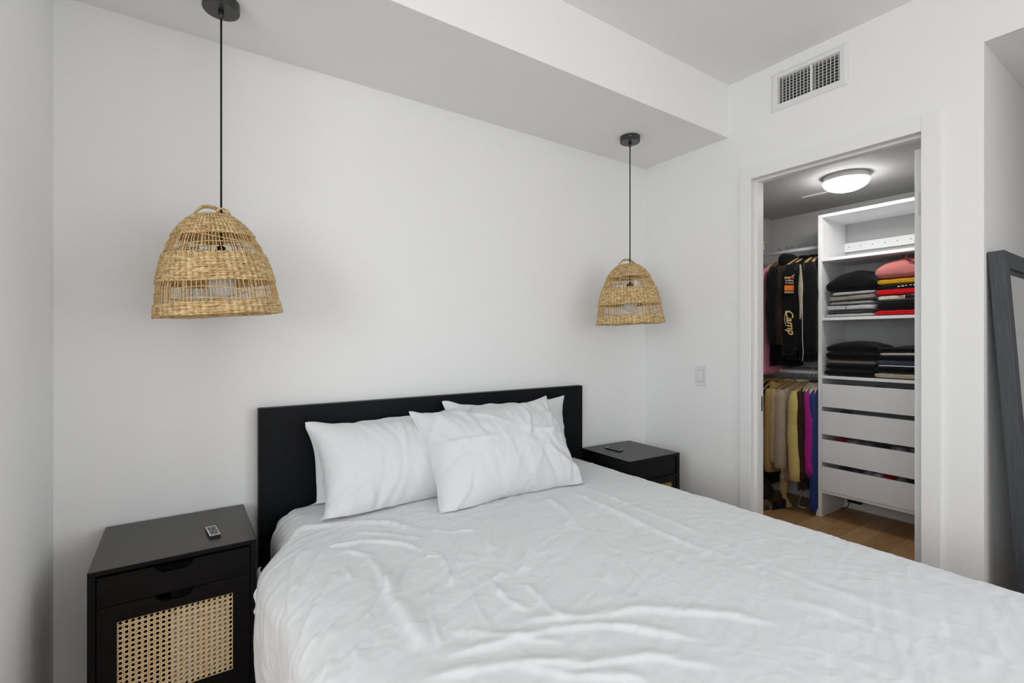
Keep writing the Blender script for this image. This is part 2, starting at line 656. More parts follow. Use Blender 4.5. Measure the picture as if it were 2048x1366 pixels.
co = [(Y0, Z0), (Y1, Z0), (Y1, Z1), (Y0, Z1)]
ci = [(y0, z0), (y1, z0), (y1, z1), (y0, z1)]
for i in range(4):
    j = (i + 1) % 4
    vent_bar((co[i], co[j]), (ci[i], ci[j]))
MB().box(0.045, 0.05, y0 - 0.001, y1 + 0.001, z0 + 0.001, z1 - 0.001).build('duct_back', M['dark_inside'], vt)
nb = 17
bm_ = MB().box(-0.0065, 0.003, -0.0009, 0.0009, z0 + 0.0005, z1 - 0.0005).mesh('blade')
bm_.materials.append(M['plastic_w'])
for i in range(nb):
    if i == 9:
        continue
    o = link('blade', bm_, vt)
    o.location = (0, y0 - 0.004 + (y1 - y0 + 0.008) * i / (nb - 1), 0)
    o.rotation_euler = (0, 0, 0.12)
MB().box(-0.0075, 0.010, y0 + (y1 - y0) * 9 / 16 - 0.005, y0 + (y1 - y0) * 9 / 16 + 0.004, z0, z1).build('centre_mullion', M['plastic_w'], vt)
bm_ = MB().box(0.010, 0.017, y0 - 0.0005, y1 + 0.0005, -0.0026, 0.0026).mesh('rear_blade')
bm_.materials.append(mat('vent_rear_blade', (0.36, 0.36, 0.36), 0.5))
for i in range(9):
    o = link('rear_blade', bm_, vt)
    o.location = (0, 0, z0 + (z1 - z0) * (i + 0.5) / 9)
for yy in (0.155, -0.153):
    MB().lathe([(0.0, -0.0004), (0.0028, 0), (0.0028, 0.002)], 10).build('screw', M['steel'], vt, loc=(-0.0095, yy, 0.09)).rotation_euler = (0, PI / 2, 0)

# light switch
sw = empty('light_switch', (0, -0.410, 0.983))
tag(sw, 'white rocker light switch on the wall beside the closet door', 'light switch')
MB().box(-0.006, 0, -0.036, 0.036, 0, 0.114).build('wall_plate', M['plastic_w'], sw, bevel=0.002)
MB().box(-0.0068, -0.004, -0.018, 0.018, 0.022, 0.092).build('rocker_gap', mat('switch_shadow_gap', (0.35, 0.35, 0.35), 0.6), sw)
MB().prism([(-0.007, 0.024), (-0.0115, 0.057), (-0.0075, 0.090), (-0.004, 0.090), (-0.004, 0.024)], -0.0165, 0.0165, 'y').build('rocker', M['plastic_w'], sw)

# ================================================================== PENDANT LAMPS
PROF = [(0.000, 0.178), (0.038, 0.173), (0.070, 0.170), (0.100, 0.165), (0.145, 0.155), (0.186, 0.143), (0.218, 0.131), (0.248, 0.116),
        (0.270, 0.101), (0.290, 0.085), (0.304, 0.070), (0.313, 0.056), (0.3185, 0.040), (0.321, 0.012)]
pz = np.array([p[0] for p in PROF])
pr = np.array([p[1] for p in PROF])
arc = np.concatenate([[0], np.cumsum(np.hypot(np.diff(pz), np.diff(pr)))])


def prof_at(a):
    return np.interp(a, arc, pr), np.interp(a, arc, pz)


def arc_of_z(z):
    return float(np.interp(z, pz, arc))


NS = 84


def woven(a0, a1, pitch, amp=0.0032, rr=0.0037, seed=0, wob0=0.0, wob1=0.0):
    rng = np.random.RandomState(seed)
    rows = max(2, int(round((a1 - a0) / pitch)))
    vs, fs = [], []
    nseg = 224
    th = np.linspace(0, 2 * PI, nseg, endpoint=False)
    nc = 5
    base = 0
    mb = MB()
    for i in range(rows):
        t = (i + 0.5) / rows
        a = a0 + (a1 - a0) * t + (wob0 * (1 - t) + wob1 * t) * np.sin(th * 2 + seed) + 0.0012 * np.sin(th * 5 + rng.rand() * 6)
        R, Z = prof_at(a)
        R2, Z2 = prof_at(a + 0.003)
        tx, tz = (R2 - R), (Z2 - Z)
        L = np.hypot(tx, tz) + 1e-9
        nx, nz = tz / L, -tx / L          # outward normal
        ns_here = 28
        ph = 0.07 * i + 0.25 * math.sin(i * 1.7)
        off = amp * (2 * np.abs(np.cos(th * ns_here + ph)) - 1) + 0.0002 * rng.randn(nseg)
        r_ = rr * (1 + 0.20 * np.cos(th * ns_here * 2 + ph) + 0.07 * rng.randn(nseg))
        ring = np.zeros((nseg, nc, 3))
        for k in range(nc):
            an = 2 * PI * k / nc
            dr = np.cos(an) * r_ * 0.62
            da = np.sin(an) * r_ * 1.05
            rad = R + nx * (off + dr) + tx / L * da
            zz = Z + nz * (off + dr) + tz / L * da
            ring[:, k] = np.stack([np.maximum(rad, 0.002) * np.cos(th), np.maximum(rad, 0.002) * np.sin(th), zz], -1)
        mb.grid(ring, wrap_u=True, wrap_v=True)
    return mb


def arc_pts(a, t0, t1, n, da=None):
    out = []
    for k in range(n):
        t = t0 + (t1 - t0) * k / (n - 1)
        aa = a if da is None else a + da(k / (n - 1))
        R, Z = prof_at(aa)
        out.append((R * math.cos(t), R * math.sin(t), float(Z)))
    return out


def lamp_meshes():
    A = arc_of_z
    rng = random.Random(3)
    parts = []
    parts.append(('crown_weave', woven(A(0.249), arc[-1], 0.0056, seed=1, wob0=0.002).mesh('crown_weave', True), M['seagrass']))
    parts.append(('middle_weave', woven(A(0.102), A(0.190), 0.0058, seed=2, wob0=0.0015, wob1=0.003).mesh('middle_weave', True), M['seagrass']))
    parts.append(('rim_weave', woven(0.0, A(0.038), 0.0058, seed=5).mesh('rim_weave', True), M['seagrass']))
    st = MB()
    for i in range(NS):
        th = 2 * PI * i / NS
        for (za, zb) in ((0.035, 0.108), (0.180, 0.255)):
            j1 = rng.uniform(-0.018, 0.018)
            j2 = rng.uniform(-0.018, 0.018)
            for dd in (-0.011, 0.011) if rng.random() < 0.18 else (0.0,):
                pts = []
                for k in range(4):
                    t = k / 3
                    R, Z = prof_at(A(za + (zb - za) * t))
                    tt = th + dd + j1 * (1 - t) + j2 * t
                    pts.append((R * math.cos(tt), R * math.sin(tt), float(Z)))
                st.tube(pts, 0.00135, 5, cap=False)
    parts.append(('stakes', st.mesh('stakes', True), M['stake']))
    sw_ = MB()
    for (zb, seed) in ((0.070, 0), (0.054, 1), (0.214, 2), (0.232, 3)):
        pts = []
        for k in range(120):
            t = 2 * PI * k / 120
            zz = zb + 0.013 * math.sin(2 * t + seed * 1.9) + 0.007 * math.sin(3 * t + seed)
            R, Z = prof_at(A(zz))
            pts.append(((R + 0.0015) * math.cos(t), (R + 0.0015) * math.sin(t), float(Z)))
        sw_.tube(pts, 0.0015, 5, closed=True)
    parts.append(('twining_strand', sw_.mesh('twining_strand', True), M['stake']))
    hd = MB()
    for ph in (0, 2.1, 4.2):
        pts = []
        for k in range(49):
            t = k / 48
            x = -0.056 + 0.104 * t
            z = 0.308 + 0.050 * (4 * t * (1 - t)) ** 0.8 * (1 - 0.25 * t)
            an = ph + t * 26
            pts.append((x + 0.003 * math.cos(an) * 0.6, 0.0034 * math.sin(an) + 0.012, z + 0.0034 * math.cos(an)))
        hd.tube(pts, 0.0034, 6)
    parts.append(('handle_loop', hd.mesh('handle_loop', True), M['seagrass']))
    return parts


LM = lamp_meshes()


def pendant(x, y, zb, label, rz, knot, tilt):
    root = empty('pendant_lamp', (x, y, zb), 0)
    tag(root, label, 'lamp')
    shade = None
    for nme, me, mm in LM:
        if not me.materials:
            me.materials.append(mm)
        o = link(nme, me, root)
        o.rotation_euler = (0, -tilt, rz)
        if nme == 'stakes':
            o['kind'] = 'stuff'
    top = SOF - zb
    MB().lathe([(0.0, top), (0.053, top), (0.0535, top - 0.003), (0.0535, top - 0.028), (0.051, top - 0.031), (0.0, top - 0.031)], 48).build(
        'ceiling_canopy', M['canopy_metal'], root, smooth=False)
    MB().lathe([(0.007, top - 0.031), (0.0085, top - 0.035), (0.008, top - 0.046), (0.0045, top - 0.056), (0.003, top - 0.057)], 16).build(
        'cord_grip', M['black_metal'], root, smooth=True)
    MB().lathe([(0.0, -0.0004), (0.003, 0), (0.003, 0.002)], 10).build('set_screw', M['chrome'], root, loc=(-0.0385, -0.0375, top - 0.014)).rotation_euler = (PI / 2, 0, -PI / 4)
    MB().tube([(0, 0, top - 0.05), (0, 0, 0.21)], 0.0031, 8).build('cord', M['cord'], root, smooth=True)
    MB().lathe([(0.004, 0.225), (0.012, 0.222), (0.019, 0.205), (0.0205, 0.160), (0.0205, 0.150), (0, 0.150)], 20).build('socket', M['black_metal'], root, smooth=True)
    bl = [(0.013, 0.155), (0.0135, 0.140)] + [(0.0395 * math.cos(a), 0.098 + 0.034 * math.sin(a)) for a in np.linspace(1.15, -PI / 2, 14)]
    MB().lathe(bl, 24).build('bulb', M['bulb'], root, smooth=True)
    if knot:
        kn = MB()
        pts = []
        for k in range(40):
            t = k / 39
            an = t * 2 * PI * 1.15
            pts.append((0.030 + 0.017 * math.cos(an), -0.012 + 0.008 * math.sin(2 * an), 0.331 + 0.012 * math.sin(an) - 0.004 * t))
        kn.tube(pts, 0.0036, 6)
        kn.tube([(0.034, -0.01, 0.338), (0.046, -0.005, 0.330), (0.058, 0.002, 0.309)], 0.0036, 6)
        k = kn.build('handle_knot', M['seagrass'], root, smooth=True)
        k.rotation_euler = (0, -tilt, 0.0)
    return root


pendant(-2.351, -0.26, 1.327, 'woven seagrass pendant lamp with a knotted handle loop, hanging over the scoop-front nightstand', 0.05, True, 0.075)
pendant(-0.452, -0.283, 1.332, 'woven seagrass pendant lamp hanging in the corner beside the closet wall', -0.83, False, 0.035)

# ================================================================== NIGHTSTANDS


def cane_mesh(w_, h_, nx):
    """six-way cane webbing, strands in x-z plane from (0,0) to (w,h)"""
    s = w_ / nx
    g = s * 0.125
    t = 0.0005
    mb = MB()
    rw = s * 0.052
    ny_ = int(h_ / s) + 1

    def strip(p, q, yy, hw):
        dx, dz = q[0] - p[0], q[1] - p[1]
        L = math.hypot(dx, dz)
        if L < 1e-6:
            return
        nx_, nz_ = -dz / L * hw, dx / L * hw
        vs = []
        for yv in (yy - t, yy + t):
            vs += [(p[0] + nx_, yv, p[1] + nz_), (p[0] - nx_, yv, p[1] - nz_), (q[0] - nx_, yv, q[1] - nz_), (q[0] + nx_, yv, q[1] + nz_)]
        mb.add(vs, [(0, 1, 2, 3), (7, 6, 5, 4), (0, 4, 5, 1), (1, 5, 6, 2), (2, 6, 7, 3), (3, 7, 4, 0)])
    for i in range(nx + 1):
        for sg in (-1, 1):
            x = i * s + sg * g
            if 0 <= x <= w_:
                strip((x, 0), (x, h_), 0.0008, rw)
    for j in range(ny_ + 1):
        for sg in (-1, 1):
            z = h_ - j * s + sg * g
            if 0 <= z <= h_:
                strip((0, z), (w_, z), -0.0002, rw)

    def clip(p, d):
        # line p + k d within rect
        k0, k1 = -1e9, 1e9
        for c, dd, lo, hi in ((p[0], d[0], 0, w_), (p[1], d[1], 0, h_)):
            a, b = (lo - c) / dd, (hi - c) / dd
            k0, k1 = max(k0, min(a, b)), min(k1, max(a, b))
        return k0, k1
    for k in range(-ny_ - 1, nx + ny_ + 2):
        for d in ((1, 1), (1, -1)):
            p = ((k + 0.5) * s, h_)
            k0, k1 = clip(p, d)
            if k1 > k0:
                strip((p[0] + d[0] * k0, p[1] + d[1] * k0), (p[0] + d[0] * k1, p[1] + d[1] * k1), -0.0014 if d[1] > 0 else 0.0018, rw * 1.15)
    me = mb.mesh('cane_webbing')
    return me


def scoop(x0, x1, z, depth, n=5):
    """scoop outline from x1 to x0 (right to left) along the top edge"""
    c = 0.024
    pts = [(x1, z)]
    for k in range(1, n + 1):
        a = k / n
        pts.append((x1 - c * a, z - depth * math.sin(a * PI / 2)))
    for k in range(n, 0, -1):
        a = k / n
        pts.append((x0 + c * a, z - depth * math.sin(a * PI / 2)))
    pts.append((x0, z))
    return pts


def nightstand_legs(root, x0, x1, y0, y1, z, mm):
    for xx in (x0 + 0.03, x1 - 0.03):
        for yy in (y0 + 0.03, y1 - 0.03):
            MB().lathe([(0.011, 0), (0.018, z)], 14, (xx, yy, 0)).build('leg', mm, root, smooth=True)


W2, D2, H2 = 0.2, 0.193, 0.63
ns = empty('nightstand', (-2.464, -0.207, 0))
tag(ns, 'black wooden nightstand with scooped drawer pulls and a pale cane door', 'nightstand')
wd = M['ns_wood']
Yf = -D2
top_faces(MB().box(-W2, W2, -D2, D2, H2 - 0.014, H2).build('top_panel', wd, ns, bevel=0.0022), M['ns_top_glare'])
for sx in (-1, 1):
    x0, x1 = (-W2, -W2 + 0.017) if sx < 0 else (W2 - 0.017, W2)
    MB().box(x0, x1, -D2, D2, 0.16, H2 - 0.014).build('side_panel', wd, ns, bevel=0.0018)
MB().box(-W2 + 0.017, W2 - 0.017, D2 - 0.01, D2 - 0.002, 0.16, H2 - 0.014).build('back_panel', wd, ns)
MB().box(-W2 + 0.017, W2 - 0.017, -D2, D2 - 0.01, 0.16, 0.178).build('bottom_panel', wd, ns)
MB().box(-W2 + 0.017, W2 - 0.017, -D2 + 0.03, D2 - 0.01, 0.518, 0.526).build('divider', M['dark_inside'], ns)
nightstand_legs(ns, -W2, W2, -D2, D2, 0.16, wd)
fx0, fx1 = -W2 + 0.019, W2 - 0.019
sx0, sx1 = -0.058, 0.040
poly = [(fx0, 0.528), (fx1, 0.528), (fx1, 0.6095)] + scoop(sx0, sx1, 0.6095, 0.021) + [(fx0, 0.6095)]
dw = MB().prism(poly, Yf + 0.003, Yf + 0.020, 'y').build('drawer_front', wd, ns, bevel=0.0009)
MB().box(fx0 + 0.012, fx1 - 0.012, Yf + 0.021, D2 - 0.03, 0.535, 0.585).build('drawer_box', M['dark_inside'], dw)
# door with a rectangular window: built from stiles and rails, one mesh
cx0, cx1, cz0, cz1 = -2.603 + 2.464, -2.328 + 2.464, 0.247, 0.480
mb = MB()
top = [(fx0, cz1), (fx1, cz1), (fx1, 0.526)] + scoop(sx0, sx1, 0.526, 0.021) + [(fx0, 0.526)]
mb.prism(top, Yf + 0.003, Yf + 0.020, 'y')
mb.box(fx0, cx0, Yf + 0.003, Yf + 0.020, cz0, cz1)
mb.box(cx1, fx1, Yf + 0.003, Yf + 0.020, cz0, cz1)
mb.box(fx0, fx1, Yf + 0.003, Yf + 0.020, 0.180, cz0)
door = mb.build('door', wd, ns, bevel=0.0006)
me = cane_mesh(cx1 - cx0, cz1 - cz0, 20)
me.materials.append(M['cane'])
cw = link('cane_webbing', me, door)
cw.location = (cx0, Yf + 0.0085, cz0)
cw['kind'] = 'stuff'
cw['label'] = 'pale woven cane webbing'
bx = MB().box(-0.02, 0.13, Yf + 0.035, 0.10, 0.1785, 0.445).build('storage_box', mat('grey_felt', srgb(176, 174, 170), 0.9), None, bevel=0.006, loc=(-2.464, -0.207, 0))
tag(bx, 'grey storage box seen through the cane door of the nightstand', 'box')

# second nightstand
W3, D3 = 0.192, 0.188
nr = empty('nightstand', (-0.380, -0.214, 0), math.radians(-2.2))
tag(nr, 'black rustic wooden nightstand with framed drawer, standing in the corner by the closet wall', 'nightstand')
wd = M['ns_wood2']
H3 = 0.627
top_faces(MB().box(-W3, W3, -D3, D3, H3 - 0.016, H3).build('top_panel', wd, nr, bevel=0.0012),
          mat('black_top_glare', (0.022, 0.0222, 0.0235), 0.4, color2=(0.03, 0.03, 0.031), scale=6, stretch=(1, 8, 8), bump=0.08, bscale=10, spec=0.5))  # base lightened over the sides to paint glare on this top
for sx in (-1, 1):
    x0, x1 = (-W3, -W3 + 0.022) if sx < 0 else (W3 - 0.022, W3)
    MB().box(x0, x1, -D3, D3, 0.16, H3 - 0.016).build('side_panel', wd, nr, bevel=0.001)
MB().box(-W3 + 0.022, W3 - 0.022, D3 - 0.01, D3 - 0.002, 0.16, H3 - 0.016).build('back_panel', wd, nr)
MB().box(-W3 + 0.022, W3 - 0.022, -D3, D3 - 0.01, 0.16, 0.178).build('bottom_panel', wd, nr)
MB().box(-W3 + 0.022, W3 - 0.022, -D3, D3 - 0.02, 0.502, 0.514).build('divider', wd, nr)
nightstand_legs(nr, -W3, W3, -D3, D3, 0.16, wd)
gx = W3 - 0.0235
df = MB().box(-gx, gx, -D3 + 0.006, -D3 + 0.02, 0.516, H3 - 0.018).build('drawer_front', wd, nr, bevel=0.001)
MB().box(-gx + 0.016, gx - 0.016, -D3 + 0.0025, -D3 + 0.0065, 0.532, H3 - 0.034).build('raised_panel', wd, df, bevel=0.003)
mb = MB()
rx0, rx1, rz0, rz1 = -gx + 0.032, gx - 0.032, 0.24, 0.474
mb.box(-gx, gx, -D3 + 0.005, -D3 + 0.02, rz1, 0.500)
mb.box(-gx, gx, -D3 + 0.005, -D3 + 0.02, 0.18, rz0)
mb.box(-gx, rx0, -D3 + 0.005, -D3 + 0.02, rz0, rz1)
mb.box(rx1, gx, -D3 + 0.005, -D3 + 0.02, rz0, rz1)
door = mb.build('door', wd, nr, bevel=0.0008)
me = cane_mesh(rx1 - rx0, rz1 - rz0, 19)
me.materials.append(M['cane2'])
cw = link('cane_webbing', me, door)
cw.location = (rx0, -D3 + 0.0095, rz0)
cw['kind'] = 'stuff'
cw['label'] = 'honey coloured woven cane webbing'

# remotes
def remote(loc, rz, label, cols, w_=0.030, l_=0.092, h_=0.0085):
    r = empty('remote_control', loc, rz)
    tag(r, label, 'remote control')
    MB().box(-w_ / 2, w_ / 2, -l_ / 2, l_ / 2, 0, h_).build('body', M['plastic_k'], r, bevel=0.0015)
    f = MB().box(-w_ / 2 + 0.001, w_ / 2 - 0.001, -l_ / 2 + 0.001, l_ / 2 - 0.001, h_, h_ + 0.0006).build('face_plate', mat('remote_face', (0.78, 0.78, 0.78), 0.4), r)
    MB().box(-w_ / 2 + 0.004, w_ / 2 - 0.003, -l_ / 2 + 0.006, l_ / 2 - 0.007, h_ + 0.0006, h_ + 0.001).build('keypad', mat('remote_keypad', srgb(70, 76, 84), 0.5), f)
    nxk, nyk = 4, 6
    for i in range(nxk):
        for j in range(nyk):
            c = cols[(i + j * nxk) % len(cols)]
            xx = -w_ / 2 + 0.0065 + i * (w_ - 0.0125) / (nxk - 1)
            yy = -l_ / 2 + 0.013 + j * (l_ - 0.028) / (nyk - 1)
            MB().lathe([(0.0024, 0), (0.0022, 0.0008), (0, 0.001)], 10).build('button', fabric(c, 'btn', 0, 0), r, loc=(xx, yy, h_ + 0.001))


remote((-2.375, -0.272, 0.630), 0.10, 'small black remote with coloured buttons lying on the scoop-front nightstand',
       [(120, 150, 140), (190, 180, 120), (90, 80, 120), (200, 190, 130), (150, 170, 160), (120, 60, 60), (170, 175, 190), (150, 130, 60), (110, 140, 180)])
remote((-0.445, -0.158, H3), 0.05, 'slim remote with silver face lying on the corner nightstand', [(40, 42, 46)], 0.034, 0.105, 0.007)

# ================================================================== BED
bed = empty('platform_bed', (-1.4, -0.03, 0))
tag(bed, 'black-brown wooden bed frame with a tall plain panel headboard', 'bed')
bx0, bx1 = -0.818, 0.817
MB().box(bx0, bx1, -0.020, 0.018, 0.0, 0.988).build('headboard', M['black_wood'], bed, bevel=0.0015)
for sx in (-1, 1):
    MB().box(sx * 0.806, sx * 0.786, -0.020, -2.08, 0.08, 0.36).build('side_rail', M['black_wood'], bed, bevel=0.0015)
MB().box(bx0, bx1, -2.08, -2.12, 0.0, 0.38).build('footboard', M['black_wood'], bed, bevel=0.0015)
sl = MB().box(-0.78, 0.78, -0.001, 0.001, 0, 0.02)
slm = MB().box(-0.784, 0.784, -0.04, 0.04, 0.255, 0.275).mesh('slat')
slm.materials.append(M['plank'][2])
for i in range(12):
    link('slat', slm, bed).location = (0, -0.14 - i * 0.165, 0)


def rounded_box_grid(x0, x1, y0, y1, z0, z1, r, nx=30, ny=40, nz=10, seed=0, amp=0.0):
    """superellipse-ish slab as bmesh box with bevel"""
    bm = bmesh.new()
    bmesh.ops.create_cube(bm, size=1)
    for v in bm.verts:
        v.co = Vector((x0 + (v.co.x + 0.5) * (x1 - x0), y0 + (v.co.y + 0.5) * (y1 - y0), z0 + (v.co.z + 0.5) * (z1 - z0)))
    bmesh.ops.bevel(bm, geom=bm.edges[:], offset=r, segments=6, affect='EDGES', profile=0.5)
    me = bpy.data.meshes.new('slab')
    bm.to_mesh(me)
    bm.free()
    me.polygons.foreach_set('use_smooth', [True] * len(me.polygons))
    return me


me = rounded_box_grid(-2.168, -0.632, -2.075, -0.056, 0.276, 0.588, 0.05)
me.materials.append(M['mattress'])
tag(link('mattress', me), 'white mattress in a fitted sheet, its corner showing by the headboard', 'mattress')

# ---- sheet ---------------------------------------------------------
ZT = 0.600
NYS, NXS = 470, 540


def seg_dist(px, py, poly):
    """distance to polyline and parameter 0..1 along it, signed side"""
    best = np.full(px.shape, 1e9)
    par = np.zeros(px.shape)
    side = np.zeros(px.shape)
    L = [0]
    for a, b in zip(poly[:-1], poly[1:]):
        L.append(L[-1] + math.hypot(b[0] - a[0], b[1] - a[1]))
    for i, (a, b) in enumerate(zip(poly[:-1], poly[1:])):
        dx, dy = b[0] - a[0], b[1] - a[1]
        l2 = dx * dx + dy * dy
        t = np.clip(((px - a[0]) * dx + (py - a[1]) * dy) / l2, 0, 1)
        qx, qy = px - (a[0] + t * dx), py - (a[1] + t * dy)
        d = np.hypot(qx, qy)
        m = d < best
        best = np.where(m, d, best)
        par = np.where(m, (L[i] + t * math.sqrt(l2)) / L[-1], par)
        side = np.where(m, np.sign(dx * qy - dy * qx), side)
    return best, par, side


# fold lines on the sheet, (x, y) world, width, height
RIDGES = [
    ([(-2.225, -0.438), (-2.12, -0.301), (-1.966, -0.356), (-1.853, -0.445), (-1.787, -0.601)], 0.016, 0.009, 0.2),
    ([(-2.102, -0.509), (-1.983, -0.536), (-1.891, -0.635), (-1.849, -0.724)], 0.01, 0.012, 0.3),
    ([(-2.078, -0.534), (-1.997, -0.648), (-2.003, -0.783), (-2.018, -0.901)], 0.012, 0.012, 0.2),
    ([(-2.008, -0.797), (-2.023, -0.94), (-2.031, -1.05), (-2.037, -1.112), (-2.043, -1.169)], 0.02, 0.016, 0.3),
    ([(-1.927, -0.736), (-2.008, -0.847), (-2.084, -0.947), (-2.155, -1.067), (-2.197, -1.17)], 0.007, 0.008, 0.3),
    ([(-1.915, -0.744), (-2.033, -0.933), (-2.104, -1.034), (-2.15, -1.124)], 0.012, -0.006, 0),
    ([(-1.924, -0.913), (-1.977, -1.05), (-1.996, -1.112), (-2.007, -1.174)], 0.007, 0.007, 0.3),
    ([(-1.888, -0.689), (-1.952, -0.835), (-1.998, -0.943)], 0.008, 0.007, 0.3),
    ([(-1.844, -0.719), (-1.818, -0.787), (-1.853, -0.903), (-1.878, -0.966)], 0.008, 0.008, -0.2),
    ([(-1.863, -0.756), (-1.827, -0.788)], 0.006, 0.007, 0),
    ([(-1.741, -0.768), (-1.826, -0.887), (-1.88, -0.956)], 0.008, 0.007, 0.2),
    ([(-1.518, -0.586), (-1.648, -0.764), (-1.714, -0.881)], 0.014, 0.011, 0.2),
    ([(-1.441, -0.626), (-1.607, -0.838), (-1.719, -0.96)], 0.014, 0.013, 0.2),
    ([(-1.485, -0.777), (-1.606, -0.923), (-1.716, -1.029)], 0.014, 0.012, 0.2),
    ([(-1.713, -0.964), (-1.784, -0.999), (-1.796, -1.089)], 0.01, 0.007, 0.2),
    ([(-1.719, -1.044), (-1.727, -1.142), (-1.745, -1.257)], 0.01, 0.009, 0.3),
    ([(-1.794, -1.039), (-1.795, -1.11), (-1.78, -1.172)], 0.01, 0.008, 0.3),
    ([(-1.833, -0.966), (-1.872, -1.084), (-1.894, -1.188)], 0.007, 0.006, 0.2),
    ([(-1.253, -0.552), (-1.28, -0.698), (-1.32, -0.792), (-1.396, -0.848)], 0.014, 0.014, 0.3),
    ([(-1.119, -0.519), (-1.117, -0.674), (-1.14, -0.903), (-1.159, -1.088), (-1.151, -1.242)], 0.016, 0.012, 0.3),
    ([(-1.014, -0.47), (-1.017, -0.713), (-1.037, -0.973), (-1.046, -1.174)], 0.016, 0.006, 0.3),
    ([(-1.3, -0.903), (-1.421, -1.049), (-1.552, -1.204)], 0.01, 0.006, 0.2),
    ([(-1.397, -1.066), (-1.457, -1.206), (-1.514, -1.288)], 0.01, 0.006, 0.2),
    ([(-1.886, -1.165), (-1.779, -1.209), (-1.682, -1.271), (-1.565, -1.316), (-1.428, -1.435), (-1.332, -1.565)], 0.018, 0.009, 0.4),
    ([(-2.041, -1.184), (-1.924, -1.225), (-1.787, -1.255), (-1.685, -1.306), (-1.601, -1.403), (-1.54, -1.483)], 0.016, 0.01, 0.4),
    ([(-2.119, -1.221), (-2.03, -1.25), (-1.919, -1.293), (-1.792, -1.387), (-1.68, -1.441), (-1.574, -1.569)], 0.016, 0.009, 0.4),
    ([(-1.965, -1.124), (-1.886, -1.205), (-1.781, -1.314)], 0.014, 0.006, 0.3),
    ([(-1.914, -1.303), (-1.837, -1.393), (-1.718, -1.497)], 0.016, 0.008, 0.4),
    ([(-1.09, -1.315), (-1.093, -1.454), (-1.085, -1.621), (-1.059, -1.752)], 0.02, 0.005, 0.3),
    ([(-1.239, -1.475), (-1.193, -1.609), (-1.187, -1.743)], 0.02, 0.005, 0.3),
    ([(-2.116, -0.435), (-2.19, -0.564), (-2.238, -0.75), (-2.262, -0.856)], 0.012, 0.009, 0.2),
    ([(-2.076, -0.495), (-2.155, -0.626), (-2.204, -0.744)], 0.012, 0.008, 0.2),
    ([(-2.085, -0.674), (-2.164, -0.786), (-2.222, -0.87), (-2.26, -0.932)], 0.01, 0.008, 0.2),
    ([(-2.028, -0.572), (-2.073, -0.682), (-2.08, -0.781)], 0.009, 0.007, 0.2),
    ([(-2.167, -0.921), (-2.204, -1.03), (-2.236, -1.144)], 0.016, 0.01, 0.3),
    ([(-2.196, -0.926), (-2.243, -0.95), (-2.278, -0.979)], 0.01, 0.007, 0.3),
    ([(-2.178, -1.067), (-2.225, -1.055), (-2.301, -1.065)], 0.012, 0.005, 0.3),
    ([(-1.766, -0.585), (-1.725, -0.653), (-1.631, -0.688)], 0.01, 0.007, 0.2),
    ([(-1.991, -0.442), (-1.889, -0.542), (-1.803, -0.667)], 0.01, 0.006, 0.2),
]


